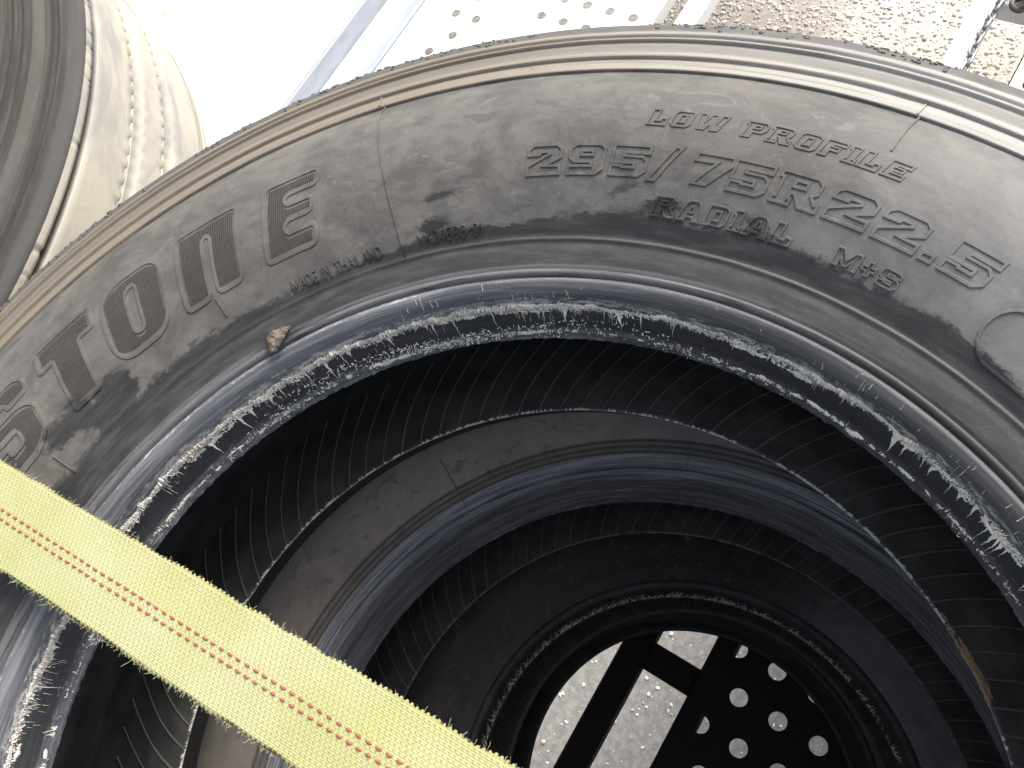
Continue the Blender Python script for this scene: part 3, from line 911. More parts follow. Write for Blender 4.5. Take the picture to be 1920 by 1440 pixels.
# second truck tyre below
MATS2 = dict(sidewall=M_SIDE_2, bead=M_BEAD_2, tread=M_TREAD, lower_sidewall=M_LOWER, inner_liner=M_LINER)
tyre2, p2 = truck_tyre((.0436, -.0345, Z1 - .285), 'brown-dusted truck tyre directly beneath the lettered one, seen through its hole', MATS2, GRP, 0.6)
s2 = p2['sidewall']
FL2 = FL.copy(); FL2.materials.clear()
M_FLASH2 = mat_flat('dull_rubber_flash', (.13, .127, .12), .8, .6, 200)
tag(add('toe_flash', FL2, M_FLASH2, p2['lower_sidewall']), kind='stuff')
def t2phi(px): return math.degrees(px) - math.degrees(-.6)
mould_line(s2, 34.4 + 6, .3056, .3300, M_DARKSEAM, .0010, .0007)
mould_line(s2, 34.4 - 32, .3056, .3560, M_DARKSEAM, .0012, .0008)
# fine rings close to its bead
for rr, hh in ((.3165, .0016), (.3212, .0016), (.3262, .0015)):
    z = float(SIDE_Z(rr))
    V, F = lathe([(rr - .0008, z - .0003), (rr - .0003, z + hh), (rr + .0003, z + hh), (rr + .0008, z - .0003)], 360)
    add('moulded_ring', make_mesh('moulded_ring', V, F), M_DARKSEAM, s2)

# left-hand tyre
LX, LY = -.9260, .4240
MATS3 = dict(sidewall=M_SIDE_L, bead=M_BEAD_2, tread=M_TREAD, lower_sidewall=M_LOWER, inner_liner=M_LINER)
DZL = -.020
tyre3, p3 = truck_tyre((LX, LY, Z1 + DZL), 'grey truck tyre with sunlit grooved tread in the next stack at upper left', MATS3, GRP, 2.2, None)

for rr in (.4010, .4165, .4290, .4400, .4530, .4680, .4775):
    z = float(SIDE_Z(rr))
    zo = float(SIDE_Z(rr + .0075))
    V, F = lathe([(rr - .0012, z - .0006), (rr, z + .0014), (rr + .0012, z + .0017), (rr + .0075, zo - .0003)], 480)
    add('moulded_ring', make_mesh('moulded_ring', V, F), M_SIDE_L, p3['sidewall'])
V = []; F = []
cube = np.array([(x, y, z) for x in (-1, 1) for y in (-1, 1) for z in (-1, 1)], float)
for _ in range(420):
    a = math.radians(random.uniform(-75, 55))
    if float(fbm(np.array([a * 9.0]), np.array([0.0]), None, 12, 3)[0]) < .46:
        continue
    r = random.uniform(.4985, .5066); z = float(SIDE_Z(min(r, .5060)))
    b = len(V); sc3 = np.array([random.uniform(.0004, .0014), random.uniform(.0003, .0007), random.uniform(.0002, .0006)])
    for c in cube * sc3 * (1 + .5 * RNG.random((8, 3))):
        x, y, zz = r * math.sin(a), r * math.cos(a), z
        V.append((x + c[0] * math.cos(a) + c[1] * math.sin(a), y - c[0] * math.sin(a) + c[1] * math.cos(a), zz + c[2]))
    F += [(b, b + 1, b + 3, b + 2), (b + 4, b + 6, b + 7, b + 5), (b, b + 4, b + 5, b + 1), (b + 2, b + 3, b + 7, b + 6), (b, b + 2, b + 6, b + 4), (b + 1, b + 5, b + 7, b + 3)]
tag(add('worn_tread_edge', make_mesh('worn_tread_edge', V, F), M_DARKSEAM, p1['tread']), kind='stuff')

# ------------------------------------------------------------------ small tyres at the bottom
def small_profile(scale_z=1.0, toe=.222):
    o = toe
    bead = [(o, 0), (o + .0012, .004), (o + .004, .013), (o + .0065, .020), (o + .008, .0245), (o + .012, .0275), (o + .016, .0270), (o + .018, .0255)]
    sd = [(o + .018, .0255), (o + .0195, .0268), (o + .024, .0265), (o + .030, .0275), (o + .045, .0262), (o + .060, .0268), (o + .080, .0275), (o + .100, .0250), (o + .115, .0190), (o + .122, .012), (o + .124, .008)]
    gap = .128
    tr = [(o + .124, .008), (o + .132, -.004), (o + .134, -.018), (o + .134, -.034), (o + .126, -.036), (o + .126, -.042), (o + .134, -.044), (o + .1345, -.064)]
    lin = [(o, 0), (o + .002, -.003), (o + .010, .000), (o + .030, .010), (o + .060, .012), (o + .095, .008), (o + .113, -.012), (o + .119, -.040), (o + .120, -.064)]
    return bead, sd, tr, lin, gap
SB, SS, ST, SL, SGAP = small_profile()
SH = SGAP + 2 * .0275
def small_meshes():
    out = {}
    V, F = lathe(resample(SB, .003), 360); out['bead'] = make_mesh('small_bead', V, F)
    V, F = lathe(resample(SS, .004), 360); out['sidewall'] = make_mesh('small_sidewall', V, F)
    t = ST + mirror(ST, SGAP)[::-1][1:]
    V, F = lathe(resample(t, .006), 240); out['tread'] = make_mesh('small_tread', V, F)
    low = mirror(SB, SGAP)[:-1] + mirror(SS, SGAP)
    V, F = lathe(resample(low, .006), 240, None, True); out['lower_sidewall'] = make_mesh('small_lower_sidewall', V, F)
    ln = SL + mirror(SL, SGAP)[::-1][1:]
    V, F = lathe(resample(ln, .006), 240, None, True); out['inner_liner'] = make_mesh('small_inner_liner', V, F)
    return out
SMALL = small_meshes()
M_BEAD_3 = mat_liner('small_bead_rubber', (0.020, 0.020, 0.021), (0.040, 0.040, 0.041))
SMAT = dict(sidewall=M_SIDE_3, bead=M_BEAD_3, tread=M_TREAD, lower_sidewall=M_BEAD_3, inner_liner=M_LINER)
SRIBS = liner_ribs(SL, SGAP, 200, 5, .0010, .0008, .28, .226, .2)
def small_tyre(loc, label, group, ribs=True, zs=1.0):
    root = empty('small_tyre', loc)
    root.scale = (1, 1, zs)
    tag(root, label, 'tyre', group)
    P = {}
    for nm, me in SMALL.items():
        if len(me.materials) == 0:
            me.materials.append(SMAT[nm])
        o = bpy.data.objects.new(nm, me); COL.objects.link(o)
        o.parent = root; o.location = (0, 0, SH - .0275)
        P[nm] = o
    if ribs:
        if len(SRIBS.materials) == 0:
            SRIBS.materials.append(M_RIB)
        o = bpy.data.objects.new('liner_ribs', SRIBS); COL.objects.link(o); o.parent = P['inner_liner']; tag(o, kind='stuff')
    return root, P
DECK = -.8605
Z_T2_BOTTOM = Z1 - .285
small3, ps3 = small_tyre((.062, -.026, Z_T2_BOTTOM - SH), 'smaller black tyre third from the top, deep inside the hole of the stack', 'smaller tyres low in the stacks')
small4, ps4 = small_tyre((.046, -.030, DECK), 'smaller black tyre lowest in the stack, standing on the perforated deck', 'smaller tyres low in the stacks', False,
                         (Z_T2_BOTTOM - SH - DECK) / SH)
# chalky mark round the third tyre's bead
def small_soap():
    V = []; F = []
    P = np.array(SB)
    for _ in range(520):
        ph = random.uniform(-1.9, 1.2); n = 4; b0 = len(V)
        L_ = random.uniform(.002, .013); w = random.uniform(.0006, .0022); lean = random.uniform(-.02, .06)
        for i in range(n):
            z = .006 + L_ * i / (n - 1)
            r = float(np.interp(z, P[:5, 1], P[:5, 0])) - .0004
            q = ph + lean * i / (n - 1)
            for o in (-.5, .5):
                V.append((r * math.sin(q + o * w * (1 - i / n) / r), r * math.cos(q + o * w * (1 - i / n) / r), z))
        for i in range(n - 1):
            F.append((b0 + i * 2, b0 + i * 2 + 2, b0 + i * 2 + 3, b0 + i * 2 + 1))
    return make_mesh('small_soap', V, F)
tag(add('dried_soap', small_soap(), M_SOAP, ps3['bead']), kind='stuff')
# supports of the left stack (three of the same small tyres)
base = Z1 + DZL - DECK
for i in range(3):
    small_tyre((LX - .035 + .01 * i, LY + .02, DECK + base * i / 3), ('lowest', 'middle', 'topmost')[i] + ' of the three small tyres carrying the grey truck tyre at upper left', 'smaller tyres under the left stack', False, base / 3 / SH)

# ------------------------------------------------------------------ brown lump stuck on the bead
def lump():
    nu, nv = 28, 18
    V = []; F = []
    for i in range(nu):
        s = i / (nu - 1)
        cx = (s - .5) * .021; cy = .0040 * math.sin(s * math.pi) - .002
        rr = .0055 * max(.03, math.sin(math.pi * min(1, s ** .75))) ** .75
        for j in range(nv):
            a = 2 * math.pi * j / nv
            n = float(fbm(np.array([cx * 420 + 3]), np.array([math.cos(a) * 2.0 + 5]), np.array([math.sin(a) * 2.0 + 9]), 4, 3)[0]) - .5
            q = rr * (1 + .75 * n)
            V.append((cx, cy + q * math.cos(a), .0032 + q * math.sin(a) * .8))
    for i in range(nu - 1):
        for j in range(nv):
            F.append((i * nv + j, (i + 1) * nv + j, (i + 1) * nv + (j + 1) % nv, i * nv + (j + 1) % nv))
    return make_mesh('lump', V, F)
k = Nt('brown_lump')
o_ = k.obj(); nn = k.noise(o_, 260, 5, .7)
lc = k.mix(k.ss(nn, .38, .62), (.030, .018, .008), (.105, .066, .030))
yx = k.sep(o_)
lc = k.mix(k.math('MULTIPLY', k.ss(yx[1], -.001, -.005), .7), lc, (.17, .16, .145))
M_LUMP = k.out(lc, .25, nn, .9, .0015, .6)
lm = add('brown_lump', lump(), M_LUMP)
pa = math.radians(-31.3); pr = .3085
lm.location = (pr * math.sin(pa), pr * math.cos(pa), float(SIDE_Z(pr)) + .0005)
lm.rotation_euler = (0, 0, math.radians(62))
tag(lm, 'small glossy brown crumpled lump stuck on the tyre bead', 'lump')

# ------------------------------------------------------------------ yellow strap
SDIR = np.array([.9283, -.3718]); SNRM = np.array([.3718, .9283]); SOFF = .0174; SW = .0512
def strap_path():
    half = [(.395, .0775), (.430, .0720), (.462, .0600), (.492, .0450), (.509, .0340), (.515, .0150), (.517, -.05), (.518, -.84)]
    full = [(-u, z) for u, z in half[::-1]] + half
    return np.array(full)
def strap_mesh():
    PT = strap_path()
    L = np.r_[0, np.cumsum(np.hypot(*np.diff(PT, axis=0).T))]
    mid = L[-1] / 2
    fine = np.arange(mid - .375, mid + .215, .00042)
    us = np.r_[np.arange(0, mid - .375, .004), fine, np.arange(mid + .215, L[-1], .004)]
    X = np.interp(us, L, PT[:, 0]); Z = np.interp(us, L, PT[:, 1])
    du = np.gradient(X, us); dz = np.gradient(Z, us)
    ln = np.hypot(du, dz); tx, tz = du / ln, dz / ln
    nv = 176
    vv = np.linspace(-.5, .5, nv)
    U, Vv = np.meshgrid(us - mid, vv * SW, indexing='ij')
    # woven picks: short floats, staggered from warp to warp
    warp = SW / 44.0
    row = np.floor((Vv + SW) / warp)
    fr = (Vv + SW) / warp - row
    per = .0031
    skewu = U + Vv * .34 + .0006 * (vnoise(U * 60, Vv * 60, None, 5) - .5)
    phs = skewu / per + (row % 2) * .5
    f = phs - np.floor(phs)
    jit = .75 + .5 * hash01(np.floor(phs), row, row * 0, 8)
    h = (np.sin(np.pi * f) ** .8) * (np.sin(np.pi * fr) ** .7) * .00036 * jit
    rib = .00012 * np.cos(2 * np.pi * skewu / per)
    edge = np.clip((np.abs(Vv) / (SW / 2) - .93) / .07, 0, 1)
    h = (h + rib) * (1 - .3 * edge) - edge ** 2 * .0009
    low = (fbm(U * 9, Vv * 14, None, 31, 3) - .5) * .0030 + (np.cos(Vv / SW * 2 * np.pi) - 1) * .0004
    bend = .0012 * np.exp(-((U + .245) / .012) ** 2)
    H = h + low * .7 + bend
    ew = (fbm(U * 70, U * 0, None, 44, 3) - .5) * .0026 + .0005 * np.sign(np.sin(2 * np.pi * U / .0031))
    Wv = Vv + np.sign(Vv) * edge * ew + (fbm(U * 6 + 3, U * 0, None, 91, 2) - .5) * .0030
    bx = X[:, None] - tz[:, None] * H; bz = Z[:, None] + tx[:, None] * H
    top = np.stack([SDIR[0] * bx + SNRM[0] * (SOFF + Wv), SDIR[1] * bx + SNRM[1] * (SOFF + Wv), bz + 0.0012], -1)
    n = len(us)
    V = top.reshape(-1, 3)
    i = np.arange(n - 1)[:, None]; j = np.arange(nv - 1)[None]
    a = i * nv + j
    Q = np.stack([a, a + nv, a + nv + 1, a + 1], -1).reshape(-1, 4)
    # underside: coarse strip and two side walls
    b0 = len(V)
    bx = X + tz * .0009; bz = Z - tx * .0009
    under = np.stack([np.stack([SDIR[0] * bx + SNRM[0] * (SOFF + s * SW * .5), SDIR[1] * bx + SNRM[1] * (SOFF + s * SW * .5), bz], -1) for s in (-.985, .985)], 1).reshape(-1, 3)
    V = np.vstack([V, under])
    ii = np.arange(n - 1)
    u0 = b0 + ii * 2
    Q2 = np.vstack([np.stack([u0, u0 + 1, u0 + 3, u0 + 2], -1), np.stack([ii * nv, u0, u0 + 2, (ii + 1) * nv], -1), np.stack([ii * nv + nv - 1, (ii + 1) * nv + nv - 1, u0 + 3, u0 + 1], -1)])
    me = make_mesh('webbing', V, np.vstack([Q, Q2]), True)
    hv = np.r_[(h / .00030).ravel(), np.zeros(len(under))]
    at = me.attributes.new('weave', 'FLOAT', 'POINT'); at.data.foreach_set('value', hv.astype(np.float32))
    return me, mid, L, PT
k = Nt('yellow_webbing')
o_ = k.obj()
wv = k.attr('weave')
nz = k.noise(o_, 14, 4, .6); nz2 = k.noise(o_, 900, 3, .6); nz3 = k.noise(o_, 45, 4, .6)
yc = k.mix(k.ss(nz, .35, .68), (.300, .300, .130), (.340, .342, .192))
yc = k.mix(k.math('MULTIPLY', k.ss(nz3, .50, .72), .5), yc, (.330, .318, .185))
yc = k.mix(k.math('MULTIPLY', k.ss(wv, .42, -.10), .42), yc, (.150, .138, .050))
yc = k.mix(k.math('MULTIPLY', nz2, .22), yc, (.20, .187, .090))
M_WEB = k.out(yc, .72, nz2, .4, .0004, .3)
web_me, SMID, SLEN, SPT = strap_mesh()
strap = empty('ratchet_strap', (float(SDIR[0] * -.5 + SNRM[0] * SOFF), float(SDIR[1] * -.5 + SNRM[1] * SOFF), -.84))
tag(strap, 'yellow woven webbing strap with red dashes stretched across the tyre hole', 'strap')
inv = (-strap.location.x, -strap.location.y, -strap.location.z)
web = add('webbing', web_me, M_WEB, strap, inv)
def strap_pt(u, v, h):
    x = float(np.interp(u + SMID, SLEN, SPT[:, 0])); z = float(np.interp(u + SMID, SLEN, SPT[:, 1]))
    return (SDIR[0] * x + SNRM[0] * (SOFF + v), SDIR[1] * x + SNRM[1] * (SOFF + v), z + h)
M_RED = mat_flat('red_thread', (.235, .070, .042), .75, .3, 900)
def stitch_mesh():
    V = []; F = []
    n = 6
    for i in range(n + 1):
        f = i / n; hh = .0004 + .0007 * math.sin(math.pi * f); ww = .00074 * (.55 + .45 * math.sin(math.pi * f))
        for o in (-1, -.4, .4, 1):
            V.append(((f - .5) * .0034, o * ww, hh if abs(o) < 1 else hh - .0006))
    for i in range(n):
        for q in range(3):
            F.append((i * 4 + q, (i + 1) * 4 + q, (i + 1) * 4 + q + 1, i * 4 + q + 1))
    return make_mesh('tracer_stitch', V, F)
STM = stitch_mesh(); STM.materials.append(M_RED)
rz_s = math.atan2(SDIR[1], SDIR[0])
def low_at(u, v):
    l = (fbm(np.array([u * 9]), np.array([v * 14]), None, 31, 3)[0] - .5) * .0030 + (math.cos(v / SW * 2 * math.pi) - 1) * .0004
    return .7 * l + .0012 * math.exp(-((u + .245) / .012) ** 2) + .0012
u = -.36
idx = 0
while u < .08:
    for v, du in ((.0024, 0.0), (-.0024, .0029)):
        o = bpy.data.objects.new('tracer_stitch', STM); COL.objects.link(o)
        o.parent = web
        o.location = strap_pt(u + du + random.uniform(-.0002, .0002), v, float(low_at(u + du, v)) + .00028)
        o.rotation_euler = (0, 0, rz_s + random.uniform(-.06, .06))
    u += .0059
def fuzz():
    V = []; F = []
    for _ in range(1500):
        s = random.choice((-1, 1)); u = random.uniform(-.36, .12)
        L_ = min(.007, random.expovariate(1 / .0011) + .0005)
        ang = random.gauss(0, .8); el = random.uniform(-.4, .7); n = 4
        q = np.array(strap_pt(u, s * SW * .495, float(low_at(u, s * .0256)) - .0006))
        d = np.array([SNRM[0] * s * math.cos(ang) + SDIR[0] * math.sin(ang), SNRM[1] * s * math.cos(ang) + SDIR[1] * math.sin(ang), el]); d /= np.linalg.norm(d)
        b0 = len(V); w = random.uniform(.00007, .00014)
        for i in range(n):
            for t in (0, 2.1, 4.2):
                V.append((q[0] + w * math.cos(t), q[1] + w * math.sin(t), q[2] + w * math.sin(t + .7)))
            d = d + np.array([random.gauss(0, .3), random.gauss(0, .3), random.gauss(0, .3)]); d /= np.linalg.norm(d)
            q = q + d * L_ / (n - 1)
        for i in range(n - 1):
            for t in range(3):
                F.append((b0 + i * 3 + t, b0 + i * 3 + (t + 1) % 3, b0 + (i + 1) * 3 + (t + 1) % 3, b0 + (i + 1) * 3 + t))
    return make_mesh('edge_fuzz', V, F)
M_FUZZ = mat_flat('yellow_fibre', (.34, .325, .19), .8, .15, 300)
tag(add('edge_fuzz', fuzz(), M_FUZZ, web), kind='stuff')

# ------------------------------------------------------------------ trailer deck
EA = math.radians(-26.5)
trailer = empty('trailer', (0, 0, DECK), EA)
tag(trailer, 'white galvanised trailer with perforated wheel tracks carrying the tyre stacks', 'trailer')
k = Nt('galvanised_white')
o_ = k.obj(); nn = k.noise(o_, 14, 5, .6); n2 = k.noise(o_, 90, 4, .6)
gc = k.mix(nn, (.66, .66, .65), (.80, .80, .78))
rs = k.noise(o_, 5.0, 6, .7)
gc = k.mix(k.math('MULTIPLY', k.ss(rs, .64, .74), .6), gc, (.48, .37, .20))
M_GALV = k.out(gc, .55, n2, .12, .001)
k = Nt('galvanised_spangle')
o_ = k.obj(); vo = k.voro(k.scale(o_, (1, .35, 1)), 55)[1]
gc = k.mix(.5, (.40, .43, .48), k.mix(k.sep(vo)[0], (.32, .35, .40), (.48, .51, .55)))
M_SPANGLE = k.out(gc, .5, k.noise(o_, 60, 4, .6), .15, .001, None, .25)
M_FENDER = None
M_DECK_SHADE = mat_flat('deck_shade_black', (.012, .012, .012), .85, .4, 60)  # near-black colour stands for the deep shade inside the stack

def box_mesh(name, x0, x1, y0, y1, z0, z1, bev=.0015):
    b = min(bev, (x1 - x0) * .3, (y1 - y0) * .3, (z1 - z0) * .3)
    V = []; F = []
    rings = [(z0, b), (z0 + b, 0), (z1 - b, 0), (z1, b)]
    for z, i in rings:
        c = b - i if i else b
        V += [(x0 + i + (b - i) * 0 + b * 0, y0 + i, z), (x1 - i, y0 + i, z), (x1 - i, y1 - i, z), (x0 + i, y1 - i, z)]
    for q in range(3):
        for i in range(4):
            F.append((q * 4 + i, q * 4 + (i + 1) % 4, (q + 1) * 4 + (i + 1) % 4, (q + 1) * 4 + i))
    F.append((3, 2, 1, 0)); F.append((12, 13, 14, 15))
    return make_mesh(name, V, F, False)

def perforated(name, cells, s0, s1, t0, t1, hr, th, nseg=20):
    """cells: list of (x0, x1, y0, y1, hole centre or None); rectangular tiles that cover the plate"""
    V = []; F = []
    for (x0, x1, y0, y1, c) in cells:
        b = len(V)
        if c is None:
            V += [(x0, y0, 0), (x1, y0, 0), (x1, y1, 0), (x0, y1, 0), (x0, y0, -th), (x1, y0, -th), (x1, y1, -th), (x0, y1, -th)]
            F += [(b, b + 1, b + 2, b + 3), (b + 7, b + 6, b + 5, b + 4)]
            continue
        cx, cy = c
        angs = [2 * math.pi * i / nseg + math.pi / nseg for i in range(nseg)]
        crn = [math.atan2(yy - cy, xx - cx) % (2 * math.pi) for xx, yy in ((x0, y0), (x1, y0), (x1, y1), (x0, y1))]
        angs = sorted(angs + crn)
        n = len(angs)
        for z in (0, -th):
            for a in angs:
                V.append((cx + hr * math.cos(a), cy + hr * math.sin(a), z))
            for a in angs:
                dx, dy = math.cos(a), math.sin(a)
                t = min(((x1 - cx) / dx) if dx > 1e-9 else ((x0 - cx) / dx if dx < -1e-9 else 1e9), ((y1 - cy) / dy) if dy > 1e-9 else ((y0 - cy) / dy if dy < -1e-9 else 1e9))
                V.append((cx + dx * t, cy + dy * t, z))
        for i in range(n):
            j = (i + 1) % n
            F.append((b + i, b + n + i, b + n + j, b + j))
            F.append((b + 2 * n + i, b + 2 * n + j, b + 3 * n + j, b + 3 * n + i))
            F.append((b + i, b + j, b + 2 * n + j, b + 2 * n + i))
    # outer rim
    b = len(V)
    V += [(s0, t0, 0), (s1, t0, 0), (s1, t1, 0), (s0, t1, 0), (s0, t0, -th), (s1, t0, -th), (s1, t1, -th), (s0, t1, -th)]
    F += [(b + i, b + 4 + i, b + 4 + (i + 1) % 4, b + (i + 1) % 4) for i in range(4)]
    return make_mesh(name, V, F, False)

def rows(s0, s1, t0, t1, pitch, rowp, sphase, tphase, gaps=(), skip=0.0):
    cells = []
    k0 = math.ceil((t0 - tphase) / rowp + .5); k1 = math.floor((t1 - tphase) / rowp - .5)
    yb = t0
    for k in range(k0, k1 + 1):
        yc = tphase + k * rowp
        y0 = yc - rowp / 2; y1 = yc + rowp / 2
        if k == k0 and y0 > t0:
            cells.append((s0, s1, t0, y0, None))
        ph = sphase + (pitch / 2 if k % 2 else 0)
        j0 = math.ceil((s0 - ph) / pitch + .5); j1 = math.floor((s1 - ph) / pitch - .5)
        x = s0
        for j in range(j0, j1 + 1):
            xc = ph + j * pitch
            xa, xb = xc - pitch / 2, xc + pitch / 2
            if xa > x + 1e-6:
                cells.append((x, xa, y0, y1, None))
            hole = not any(g0 < xc < g1 for g0, g1 in gaps) and random.random() >= skip
            cells.append((xa, xb, y0, y1, (xc, yc) if hole else None))
            x = xb
        if x < s1 - 1e-6:
            cells.append((x, s1, y0, y1, None))
        yb = y1
    cells.append((s0, s1, yb, t1, None))
    return cells
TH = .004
TB = .5432      # the part of the right track darkened as stack shade ends here, under the tyres
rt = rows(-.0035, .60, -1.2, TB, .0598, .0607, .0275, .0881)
pl = add('perforated_plate', perforated('perforated_plate', rt, -.0035, .60, -1.2, TB, .0129, TH), M_DECK_SHADE, trailer)
rt = rows(-.0035, .60, TB + .001, 2.2, .0598, .0607, .0275, .0881)
pl = add('perforated_plate', perforated('perforated_plate', rt, -.0035, .60, TB + .001, 2.2, .0129, TH), M_GALV, trailer)
lt = rows(-1.190, -.674, -1.2, 2.2, .0550, .0560, -1.070, 1.0500, ((-1.20, -1.112), (-1.035, -.925)), .10)
pl2 = add('perforated_plate', perforated('perforated_plate', lt, -1.190, -.674, -1.2, 2.2, .0108, TH), M_GALV, trailer)
def bar(name, *a, mat=None, bev=.003):
    return add(name, box_mesh(name, *a, bev), mat or M_GALV, trailer)
# inner edge bars of the two tracks, rungs and the hidden beams that carry the plates
bar('side_bar', -.1255, -.0830, -1.2, .55, -.040, .001, mat=M_DECK_SHADE)
bar('side_bar', -.1255, -.0830, .5502, 2.2, -.040, .001)
bar('side_bar', -.6270, -.5840, -1.2, 2.2, -.040, .001)
bar('support_beam', -.0065, .0270, -1.2, 2.2, -.045, -.0045, mat=M_DECK_SHADE)
bar('support_beam', -.7000, -.6720, -1.2, 2.2, -.045, -.0045)
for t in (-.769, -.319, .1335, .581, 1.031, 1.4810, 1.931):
    bar('rung', -.0830, -.0066, t - .0215, t + .0215, -.040, .0002, mat=M_DECK_SHADE if t < .5 else M_GALV)
for t in (-.69, -.24, .24, .69, 1.115, 1.60, 2.05):
    bar('rung', -.6720, -.6271, t - .0215, t + .0215, -.040, .0002)
bar('cross_beam', -1.50, .90, -.92, -.86, -.11, -.046)
bar('cross_beam', -1.50, .90, 2.10, 2.16, -.11, -.046)
bar('outer_beam', .60, .66, -1.2, 2.2, -.045, .004)
# kerb rail of the left track: upright web, top lip and inner flange
bar('kerb_rail', -1.3400, -1.3350, -1.2, 2.2, -.053, .0020, mat=M_SPANGLE)
bar('rail_floor', -1.3349, -1.2780, -1.2, 2.2, -.054, -.0500, mat=M_GALV)
fl = make_mesh('rail_flange', [(-1.2775, -1.2, -.0500), (-1.1950, -1.2, -.0020), (-1.1950, 2.2, -.0020), (-1.2775, 2.2, -.0500), (-1.2775, -1.2, -.0540), (-1.1950, -1.2, -.0062), (-1.1950, 2.2, -.0062), (-1.2775, 2.2, -.0540)],
               [(0, 1, 2, 3), (7, 6, 5, 4), (0, 4, 5, 1), (1, 5, 6, 2), (2, 6, 7, 3), (3, 7, 4, 0)], False)
add('rail_flange', fl, M_SPANGLE, trailer)
k = Nt('white_paint')
o_ = k.obj(); v3 = k.voro(o_, 14)[0]
wc = k.mix(k.noise(o_, 12, 4, .6), (.74, .74, .72), (.82, .82, .80))
sp = k.math('MULTIPLY', k.ss(v3, .17, .06), k.ss(k.noise(o_, 8, 2, .5), .46, .56))
wc = k.mix(sp, wc, (.62, .55, .10))
M_FENDER = k.out(wc, .6, k.noise(o_, 150, 3, .5), .1, .001)
bar('mudguard', -1.95, -1.3402, -1.2, 2.2, -.030, .015, mat=M_FENDER, bev=.006)

# ------------------------------------------------------------------ chain
M_CHAIN = mat_flat('zinc_chain', (.26, .255, .25), .45, .35, 200, .5)
M_OLD = mat_flat('dark_chain', (.10, .09, .08), .55, .4, 200, .3)
def link_mesh(L_, W_, wire):
    V = []; F = []
    n = 28; m = 8
    half = (L_ - W_) / 2
    path = []
    for i in range(n):
        a = 2 * math.pi * i / n
        path.append((half * (1 if math.cos(a) > 0 else -1) + (W_ / 2 - wire) * math.cos(a) if abs(math.cos(a)) > 1e-6 else 0, (W_ / 2 - wire) * math.sin(a)))
    for i in range(n):
        p = np.array(path[i]); d = np.array(path[(i + 1) % n]) - np.array(path[i - 1]); d /= np.linalg.norm(d); nr = np.array([-d[1], d[0]])
        for j in range(m):
            b = 2 * math.pi * j / m
            q = p + nr * wire * math.cos(b)
            V.append((q[0], q[1], wire * math.sin(b)))
    for i in range(n):
        for j in range(m):
            F.append((i * m + j, ((i + 1) % n) * m + j, ((i + 1) % n) * m + (j + 1) % m, i * m + (j + 1) % m))
    return make_mesh('link', V, F)
ca, sa = math.cos(EA), math.sin(EA)
def dw(s, t, z=0.0):
    return (s * ca - t * sa, s * sa + t * ca, DECK + z)
LK = link_mesh(.030, .019, .0030); LK.materials.append(M_CHAIN)
chain = empty('chain', dw(-.085, 1.25, .001))
tag(chain, 'zinc link chain lying along the white side bar at upper right', 'chain')
t = 1.10; i = 0
while t < 1.62:
    o = bpy.data.objects.new('link', LK); COL.objects.link(o)
    p = Vector(dw(-.082 + .004 * math.sin(t * 17) + .001 * random.uniform(-1, 1), t, .0085))
    o.parent = chain; o.location = p - chain.location
    o.rotation_euler = (rad(42 if i % 2 else -48) + random.uniform(-.15, .15), 0, EA + math.pi / 2 + random.uniform(-.12, .12))
    t += .0215; i += 1
LK2 = link_mesh(.052, .034, .0055); LK2.materials.append(M_OLD)
hook = empty('shackle_chain', dw(-.04, 1.47, .001))
tag(hook, 'short heap of dark rusty chain links at the top right corner', 'chain')
for i, (s, t, z, rx, ry, rz) in enumerate(((-.046, 1.462, .010, .2, .1, .4), (-.030, 1.476, .016, 1.2, .1, 1.2), (-.040, 1.490, .022, .5, .4, 2.2), (-.018, 1.484, .012, .2, .3, 2.9), (-.055, 1.482, .018, 1.0, .2, 1.8), (-.028, 1.466, .028, .4, .1, .2))):
    o = bpy.data.objects.new('link', LK2); COL.objects.link(o)
    o.parent = hook; o.location = Vector(dw(s, t, z)) - hook.location; o.rotation_euler = (rx, ry, rz)

# ------------------------------------------------------------------ ground and gravel
GZ = -1.40
k = Nt('gravel_ground')
o_ = k.obj()
n1 = k.noise(o_, 1.6, 4, .6); n2 = k.noise(o_, 55, 6, .75); n3 = k.voro(o_, 130)[0]
gc = k.mix(k.ss(n1, .42, .60), (.62, .595, .55), (.66, .58, .47))
gc = k.mix(k.ss(n2, .40, .66), k.mix(.5, gc, (.26, .235, .205)), gc)
gc = k.mix(k.math('MULTIPLY', k.ss(n3, .25, .05), .4), gc, (.62, .60, .57))
x_, y_, z_ = k.sep(o_)
ag = k.mix(k.ss(n2, .38, .66), (.20, .195, .19), (.30, .292, .28))
ag = k.mix(k.math('MULTIPLY', k.ss(n3, .22, .05), .35), ag, (.40, .39, .38))
gc = k.mix(k.ss(k.math('ADD', y_, k.math('MULTIPLY', n1, .5)), 1.10, 1.35), ag, gc)
d = k.math('SQRT', k.math('ADD', k.math('POWER', k.math('SUBTRACT', x_, .13), 2), k.math('POWER', k.math('SUBTRACT', y_, 1.98), 2)))
dm = k.ss(k.math('ADD', d, k.math('MULTIPLY', k.math('SUBTRACT', n2, .5), .25)), .36, .22)
gc = k.mix(k.math('MULTIPLY', dm, .6), gc, (.26, .235, .225))
M_GROUND = k.out(gc, .95, n2, .45, .006, .1)
gme = make_mesh('ground', [(-60, -60, 0), (60, -60, 0), (60, 60, 0), (-60, 60, 0)], [(0, 1, 2, 3)], False)
gr = add('ground', gme, M_GROUND, None, (0, 0, GZ))
tag(gr, 'grey and tan gravel ground below the trailer', 'ground', kind='structure')
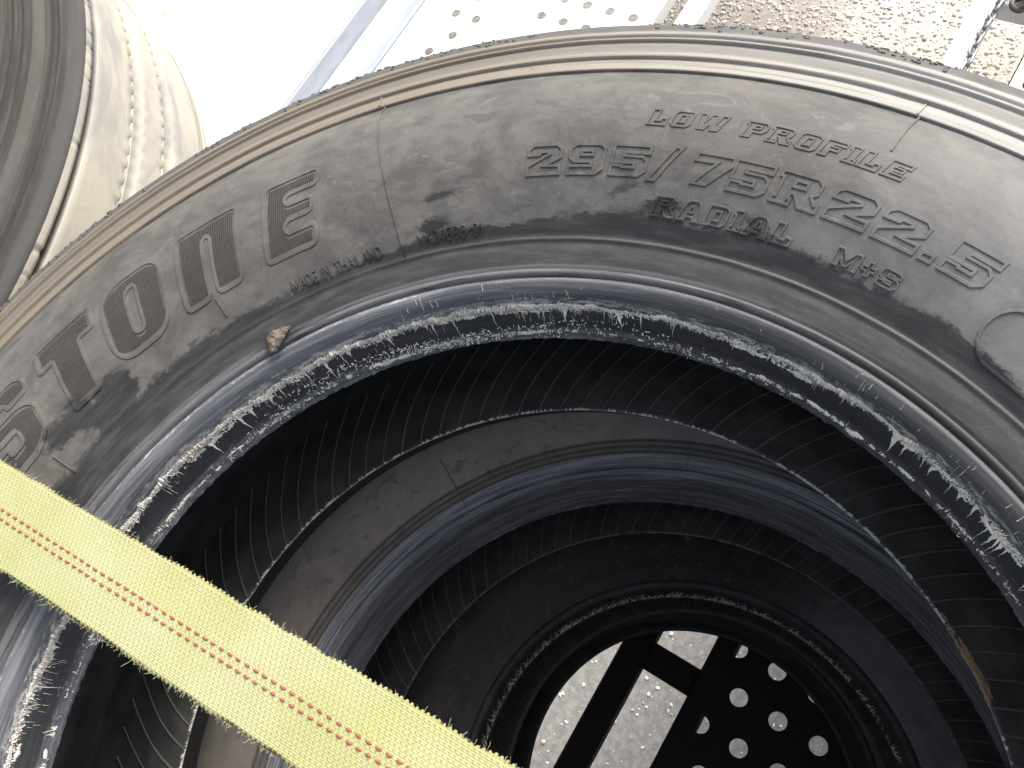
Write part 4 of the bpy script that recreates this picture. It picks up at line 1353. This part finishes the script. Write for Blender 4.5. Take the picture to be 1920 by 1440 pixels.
def gravel():
    ico = [(0, 0, 1), (.894, 0, .447), (.276, .851, .447), (-.724, .526, .447), (-.724, -.526, .447), (.276, -.851, .447), (.724, .526, -.447), (-.276, .851, -.447), (-.894, 0, -.447), (-.276, -.851, -.447), (.724, -.526, -.447), (0, 0, -1)]
    fc = [(0, 1, 2), (0, 2, 3), (0, 3, 4), (0, 4, 5), (0, 5, 1), (1, 6, 2), (2, 7, 3), (3, 8, 4), (4, 9, 5), (5, 10, 1), (6, 7, 2), (7, 8, 3), (8, 9, 4), (9, 10, 5), (10, 6, 1), (11, 7, 6), (11, 8, 7), (11, 9, 8), (11, 10, 9), (11, 6, 10)]
    ico = np.array(ico); fc = np.array(fc)
    Vs = []; Fs = []; Cs = []
    def scat(n, x0, x1, y0, y1, s0, s1):
        for _ in range(n):
            s = s0 + (s1 - s0) * random.random() ** 2.2
            p = ico * (1 + .5 * (RNG.random((12, 1)) - .5)) * np.array([s * random.uniform(.8, 1.5), s * random.uniform(.7, 1.1), s * random.uniform(.45, .8)])
            a = random.uniform(0, 6.28); c, q = math.cos(a), math.sin(a)
            p = np.c_[p[:, 0] * c - p[:, 1] * q, p[:, 0] * q + p[:, 1] * c, p[:, 2] + s * .2]
            p += np.array([random.uniform(x0, x1), random.uniform(y0, y1), 0])
            Fs.append(fc + 12 * len(Vs)); Vs.append(p); Cs.append(random.random())
    scat(1500, -.45, .55, -.55, .55, .0012, .0050)
    scat(15000, -.15, 1.25, 1.40, 2.35, .0014, .0066)
    me = make_mesh('gravel', np.vstack(Vs), np.vstack(Fs), False)
    at = me.attributes.new('tone', 'FLOAT', 'POINT')
    at.data.foreach_set('value', np.repeat(np.array(Cs, dtype=np.float32), 12))
    return me
k = Nt('gravel_stone')
tone = k.attr('tone')
sc_ = k.mix(k.ss(tone, .0, .5), (.36, .34, .32), (.66, .62, .56))
sc_ = k.mix(k.ss(tone, .80, .95), sc_, (.80, .77, .72))
M_STONE = k.out(sc_, .85, k.noise(k.obj(), 500, 3, .6), .3, .001)
gv = add('gravel', gravel(), M_STONE, None, (0, 0, GZ))
tag(gv, 'loose pale gravel stones on the ground', 'gravel', kind='stuff')

# nothing of the photograph needs motion blur or transparency tricks
scene.render.film_transparent = False
